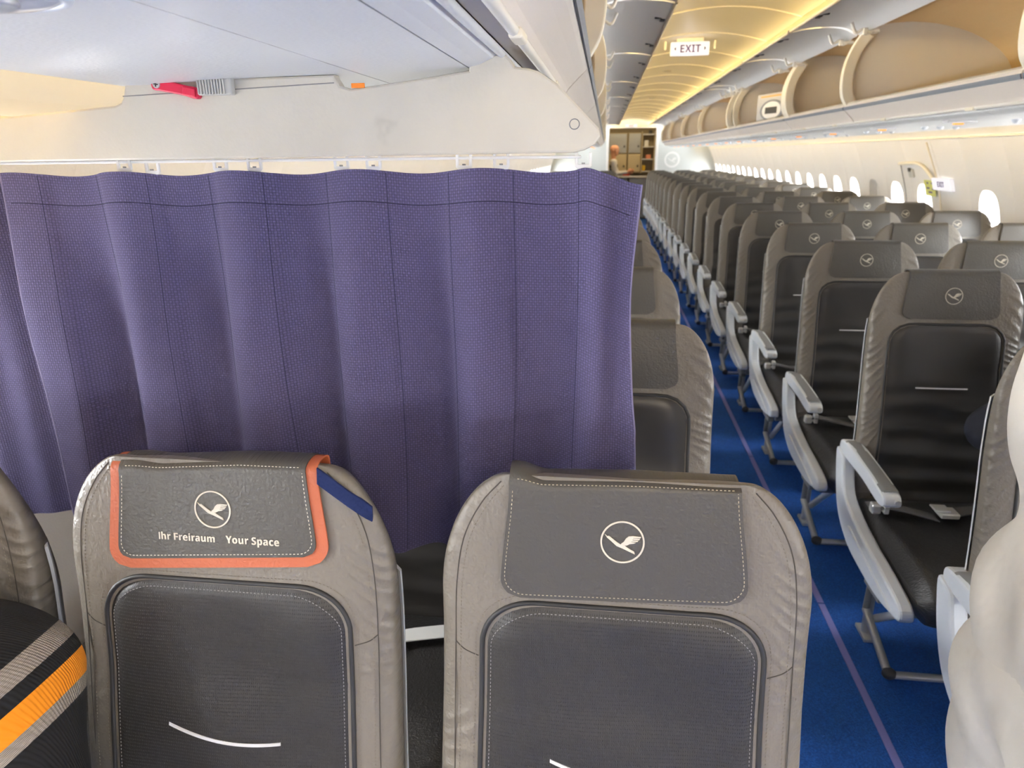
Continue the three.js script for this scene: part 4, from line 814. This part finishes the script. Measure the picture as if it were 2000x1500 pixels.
{ // standing in the aisle, back turned, facing the seats across the aisle (+x)
  const t = thing('person', 'person in loose white clothing standing in the aisle with back turned', 'person', [0.135, 0, -0.81]), skin = [], cl = [];
  head([0.03, 1.575, 0], [1, 0, 0], skin); face(t, [0.03, 1.575, 0], [1, 0, 0], true);
  const wr = [[0.42, 1.06, 0.10], [0.44, 1.10, -0.10]];
  for (const e of [-1, 1]) { const w = wr[e > 0 ? 0 : 1]; skin.push([0, 1.33, 0, 0, 1.345, e * 0.18, 0.05, 0.045], [0, 1.345, e * 0.18, 0.12, 1.09, e * 0.235, 0.045, 0.036], [0.12, 1.09, e * 0.235, ...w, 0.036, 0.024], [0, 0.85, 0, 0, 0.82, e * 0.085, 0.09, 0.075], [0, 0.82, e * 0.085, 0, 0.48, e * 0.09, 0.075, 0.052], [0, 0.48, e * 0.09, 0.01, 0.06, e * 0.09, 0.052, 0.034]); }
  skin.push([0, 1.42, 0, 0, 1.25, 0, 0.05, 0.09], [0, 1.25, 0, 0, 0.85, 0, 0.09, 0.10]);
  hand(wr[0], [1, 0.1, -0.2], [0, 1, 0], skin); hand(wr[1], [1, 0.1, 0.2], [0, 1, 0], skin);
  for (const e of [-1, 1]) skin.push([0.02, 0.045, e * 0.09, 0.15, 0.03, e * 0.10, 0.035, 0.028]);
  mesh('body', paint(nets(capsules(skin, 0.02), [-0.14, -0.01, -0.30], [0.60, 1.76, 0.30], 0.011), (x, y) => (y < 0.11 ? [0.03, 0.03, 0.03] : SKIN)), M.person_paint, t);
  cl.push([0.0, 1.315, -0.15, 0.0, 1.315, 0.15, 0.115, 0.115], [0.0, 1.20, -0.13, 0.0, 1.20, 0.13, 0.132, 0.132], [0.0, 0.98, -0.10, 0.0, 0.98, 0.10, 0.130, 0.130], [-0.005, 0.875, -0.08, -0.005, 0.875, 0.08, 0.140, 0.140]);
  for (const e of [-1, 1]) { const w = wr[e > 0 ? 0 : 1]; cl.push([0.0, 1.345, e * 0.185, 0.12, 1.09, e * 0.235, 0.066, 0.056], [0.12, 1.09, e * 0.235, w[0] - 0.03, w[1], w[2], 0.054, 0.038]); }
  const fw = (x, y, z) => 0.006 * Math.sin((y * 1.1 + z * 0.5) * 40 + 3 * Math.sin(z * 9)) * sstep(1.3, 1.0, y) + 0.006 * (vn(y * 14 + z * 6, z * 10 + x * 4, 64) - 0.5);
  const top = capsules(cl, 0.06);
  mesh('shirt', uvBy(nets((x, y, z) => Math.max(top(x, y, z) + fw(x, y, z), 0.80 + 0.02 * Math.sin(z * 14) - y), [-0.22, 0.74, -0.34], [0.46, 1.46, 0.34], 0.011), (x, y, z) => [z + x, y]), M.cloth_white, t);
  const lg = [[-0.01, 0.86, -0.06, -0.01, 0.86, 0.06, 0.138, 0.138]]; for (const e of [-1, 1]) lg.push([-0.02, 0.80, e * 0.095, -0.01, 0.48, e * 0.10, 0.128, 0.095], [0.0, 0.48, e * 0.09, 0.0, 0.07, e * 0.09, 0.080, 0.070]);
  const tr = capsules(lg, 0.05);
  mesh('trousers', uvBy(nets((x, y, z) => Math.max(tr(x, y, z) + 0.6 * fw(x, y, z), 0.055 - y), [-0.20, 0.0, -0.28], [0.20, 1.04, 0.28], 0.011), (x, y, z) => [z + x, y]), M.cloth_white, t);
}
{ // seated in the window seat of the front row, striped sweater
  const t = thing('person', 'seated person in a black sweater with grey and orange stripes', 'person', [-1.40, 0, -0.60]), X = -1.40, Zp = -0.60, skin = [], cl = [];
  head([0.0, 1.245, 0.06], [0, 0, 1], skin); face(t, [0.0, 1.245, 0.06], [0, 0, 1], true);
  hand([0.055, 0.715, 0.34], [-0.4, -0.1, 1], [0.9, 0, 0.4], skin); hand([-0.155, 0.695, 0.34], [0.3, -0.1, 1], [-0.9, 0, 0.4], skin);
  skin.push([0, 1.1, -0.02, -0.02, 0.98, 0.0, 0.05, 0.06], [-0.10, 0.96, 0.0, 0.14, 0.95, 0.0, 0.045, 0.045], [0.14, 0.95, 0.0, 0.182, 0.79, 0.07, 0.045, 0.04], [0.182, 0.79, 0.07, 0.055, 0.715, 0.34, 0.04, 0.024], [-0.18, 0.96, 0.0, -0.24, 0.76, 0.07, 0.045, 0.04], [-0.10, 0.96, 0, -0.18, 0.96, 0, 0.045, 0.045], [-0.24, 0.76, 0.07, -0.155, 0.695, 0.34, 0.04, 0.024]);
  mesh('body', paint(nets(capsules(skin, 0.02), [-0.34, 0.56, -0.16], [0.28, 1.48, 0.56], 0.011), () => SKIN), M.person_paint, t);
  cl.push([-0.14, 0.98, 0.02, 0.10, 0.98, 0.02, 0.085, 0.085], [-0.12, 0.83, 0.075, 0.03, 0.83, 0.075, 0.125, 0.125], [-0.18, 0.665, 0.10, -0.10, 0.665, 0.10, 0.125, 0.125]);
  cl.push([0.150, 0.955, 0.0, 0.182, 0.79, 0.07, 0.072, 0.060], [0.182, 0.79, 0.07, 0.065, 0.72, 0.32, 0.060, 0.040], [-0.19, 0.965, 0.0, -0.24, 0.76, 0.07, 0.070, 0.060], [-0.24, 0.76, 0.07, -0.16, 0.70, 0.32, 0.060, 0.040]);
  const sw = capsules(cl, 0.045);
  const g = uvBy(nets((x, y, z) => sw(x, y, z) + 0.004 * (vn(y * 12 + 3, z * 12 + x * 9, 64) - 0.5), [-0.36, 0.44, -0.20], [0.34, 1.16, 0.42], 0.010), (x, y, z) => [z + 0.6 * x, ((x + X) * 0.62 - y * 0.78 + 1.60) / 0.25]);
  const stripe = tex(64, 1024, (u, v) => { const c = -1.60 + v * 0.25, n = 0.85 + 0.3 * vn(u * 64, v * 500, 64), kn = 0.75 + 0.25 * Math.sin(v * 1024 * 0.9) * Math.sin(u * 6.283 * 10);
    if ((c > -1.545 && c < -1.521) || (c > -1.475 && c < -1.460)) return [0.74 * kn * n, 0.69 * kn * n, 0.63 * kn * n]; if (c > -1.503 && c < -1.475) return [0.93, 0.55, 0.02]; return [0.05, 0.04, 0.04]; }, true);
  stripe.wrapT = THREE.ClampToEdgeWrapping; stripe.wrapS = THREE.RepeatWrapping; stripe.repeat.set(12, 1);
  std('sweater', [0.85, 0.85, 0.85], 0.92, { map: stripe, bumpMap: ribBump, bumpScale: 0.0012 });
  mesh('sweater', g, M.sweater, t);
  const lg = []; for (const e of [-1, 1]) lg.push([e * 0.085 - 0.115, 0.615, 0.08, e * 0.10 - 0.12, 0.60, 0.57, 0.086, 0.068], [e * 0.10 - 0.12, 0.58, 0.60, e * 0.10 - 0.12, 0.07, 0.605, 0.060, 0.050], [e * 0.10 - 0.12, 0.045, 0.59, e * 0.10 - 0.12, 0.035, 0.72, 0.042, 0.036]);
  mesh('trousers', nets(capsules(lg, 0.04), [-0.38, -0.01, -0.10], [0.16, 0.74, 0.84], 0.013), M.cloth_navy, t);
}
{ // seated two rows behind the white-clad person, only an elbow shows
  const t = thing('person', 'seated person in a navy sleeve, elbow showing beside the aisle seat', 'person', [0.99, 0, -2.10]), skin = [], cl = [];
  head([0.0, 1.255, 0.04], [0, 0, 1], skin); face(t, [0.0, 1.255, 0.04], [0, 0, 1], true);
  hand([-0.10, 0.71, 0.36], [0.4, -0.1, 1], [-0.9, 0, 0.4], skin); hand([0.12, 0.71, 0.34], [-0.3, -0.1, 1], [0.9, 0, 0.4], skin);
  skin.push([0, 1.08, 0, 0, 0.95, 0, 0.05, 0.06], [-0.19, 0.96, 0, 0.19, 0.96, 0, 0.045, 0.045], [-0.19, 0.96, 0, -0.41, 0.79, 0.09, 0.045, 0.036], [-0.41, 0.79, 0.09, -0.10, 0.71, 0.36, 0.036, 0.024], [0.19, 0.96, 0, 0.21, 0.74, 0.08, 0.045, 0.036], [0.21, 0.74, 0.08, 0.12, 0.71, 0.34, 0.036, 0.024]);
  mesh('body', paint(nets(capsules(skin, 0.02), [-0.48, 0.56, -0.16], [0.30, 1.50, 0.56], 0.011), () => SKIN), M.person_paint, t);
  cl.push([-0.12, 0.99, 0.0, 0.12, 0.99, 0.0, 0.085, 0.085], [-0.08, 0.82, 0.02, 0.08, 0.82, 0.02, 0.125, 0.125], [0.0, 0.665, 0.10, 0.09, 0.665, 0.10, 0.122, 0.122]);
  cl.push([-0.19, 0.97, 0.0, -0.425, 0.79, 0.10, 0.070, 0.056], [-0.425, 0.79, 0.10, -0.13, 0.70, 0.33, 0.056, 0.042], [0.19, 0.97, 0.0, 0.21, 0.74, 0.08, 0.070, 0.056], [0.21, 0.74, 0.08, 0.13, 0.71, 0.31, 0.056, 0.042]);
  mesh('sweater', nets(capsules(cl, 0.045), [-0.52, 0.44, -0.16], [0.34, 1.16, 0.42], 0.011), M.cloth_navy, t);
  const lg = []; for (const e of [-1, 1]) lg.push([e * 0.085 + 0.03, 0.615, 0.08, e * 0.10 + 0.03, 0.600, 0.475, 0.084, 0.062], [e * 0.10 + 0.03, 0.55, 0.518, e * 0.10 + 0.03, 0.07, 0.518, 0.036, 0.036], [e * 0.10 + 0.03, 0.045, 0.51, e * 0.10 + 0.03, 0.035, 0.62, 0.042, 0.036]);
  mesh('trousers', nets(capsules(lg, 0.04), [-0.26, -0.01, -0.08], [0.26, 0.70, 0.72], 0.013), M.cloth_navy, t);
}
{ // galley attendant, seen side on
  const t = thing('person', 'galley attendant in a white shirt and dark waistcoat', 'person', [-0.38, 0, -17.12]), skin = [];
  head([0.02, 1.60, 0], [0.94, 0, 0.34], skin); face(t, [0.02, 1.60, 0], [0.94, 0, 0.34], false); for (const e of [-1, 1]) skin.push([0, 1.33, 0, 0, 1.345, e * 0.17, 0.05, 0.042], [0, 1.345, e * 0.17, 0.06, 1.09, e * 0.21, 0.042, 0.034], [0.06, 1.09, e * 0.21, 0.33, 1.115, e * 0.10, 0.034, 0.024], [0, 0.85, 0, 0, 0.82, e * 0.08, 0.08, 0.07], [0, 0.82, e * 0.08, 0, 0.48, e * 0.09, 0.07, 0.05], [0, 0.48, e * 0.09, 0.01, 0.06, e * 0.09, 0.05, 0.034]);
  skin.push([0, 1.42, 0, 0, 1.25, 0, 0.05, 0.085], [0, 1.25, 0, 0, 0.85, 0, 0.085, 0.09]);
  hand([0.33, 1.13, 0.10], [1, 0.2, 0], [0, 1, 0], skin); hand([0.33, 1.10, -0.10], [1, 0.2, 0], [0, 1, 0], skin);
  for (const e of [-1, 1]) skin.push([0.02, 0.045, e * 0.09, 0.15, 0.03, e * 0.10, 0.035, 0.028]);
  mesh('body', paint(nets(capsules(skin, 0.02), [-0.12, -0.01, -0.26], [0.54, 1.76, 0.26], 0.012), (x, y) => (y < 0.2 ? [0.02, 0.02, 0.02] : [0.62, 0.29, 0.16])), M.person_paint, t);
  const cl = [[0, 1.33, -0.12, 0, 1.33, 0.12, 0.09, 0.09], [0.005, 1.15, -0.09, 0.005, 1.15, 0.09, 0.12, 0.12], [0, 0.95, -0.08, 0, 0.95, 0.08, 0.125, 0.125]]; for (const e of [-1, 1]) cl.push([0, 1.345, e * 0.18, 0.06, 1.09, e * 0.21, 0.062, 0.052], [0.06, 1.09, e * 0.21, 0.30, 1.12, e * 0.11, 0.05, 0.036]);
  mesh('shirt', nets(capsules(cl, 0.05), [-0.2, 0.78, -0.3], [0.4, 1.46, 0.3], 0.014), M.cloth_white, t);
  const vs = capsules([[0, 1.30, -0.10, 0, 1.30, 0.10, 0.105, 0.105], [0.005, 1.12, -0.10, 0.005, 1.12, 0.10, 0.132, 0.132], [0, 0.95, -0.08, 0, 0.95, 0.08, 0.137, 0.137]], 0.05);
  mesh('waistcoat', nets((x, y, z) => Math.max(vs(x, y, z), y - 1.30, Math.abs(x - 0.01) - 0.10 + 0.0), [-0.2, 0.8, -0.3], [0.2, 1.45, 0.3], 0.014), M.cloth_navy, t);
  const lg = []; for (const e of [-1, 1]) lg.push([0, 0.88, e * 0.075, 0, 0.48, e * 0.09, 0.11, 0.08], [0, 0.48, e * 0.09, 0, 0.07, e * 0.09, 0.078, 0.062]);
  mesh('trousers', nets(capsules(lg, 0.05), [-0.16, 0.0, -0.24], [0.16, 1.0, 0.24], 0.014), M.cloth_navy, t);
}
renderer.render(scene, camera);
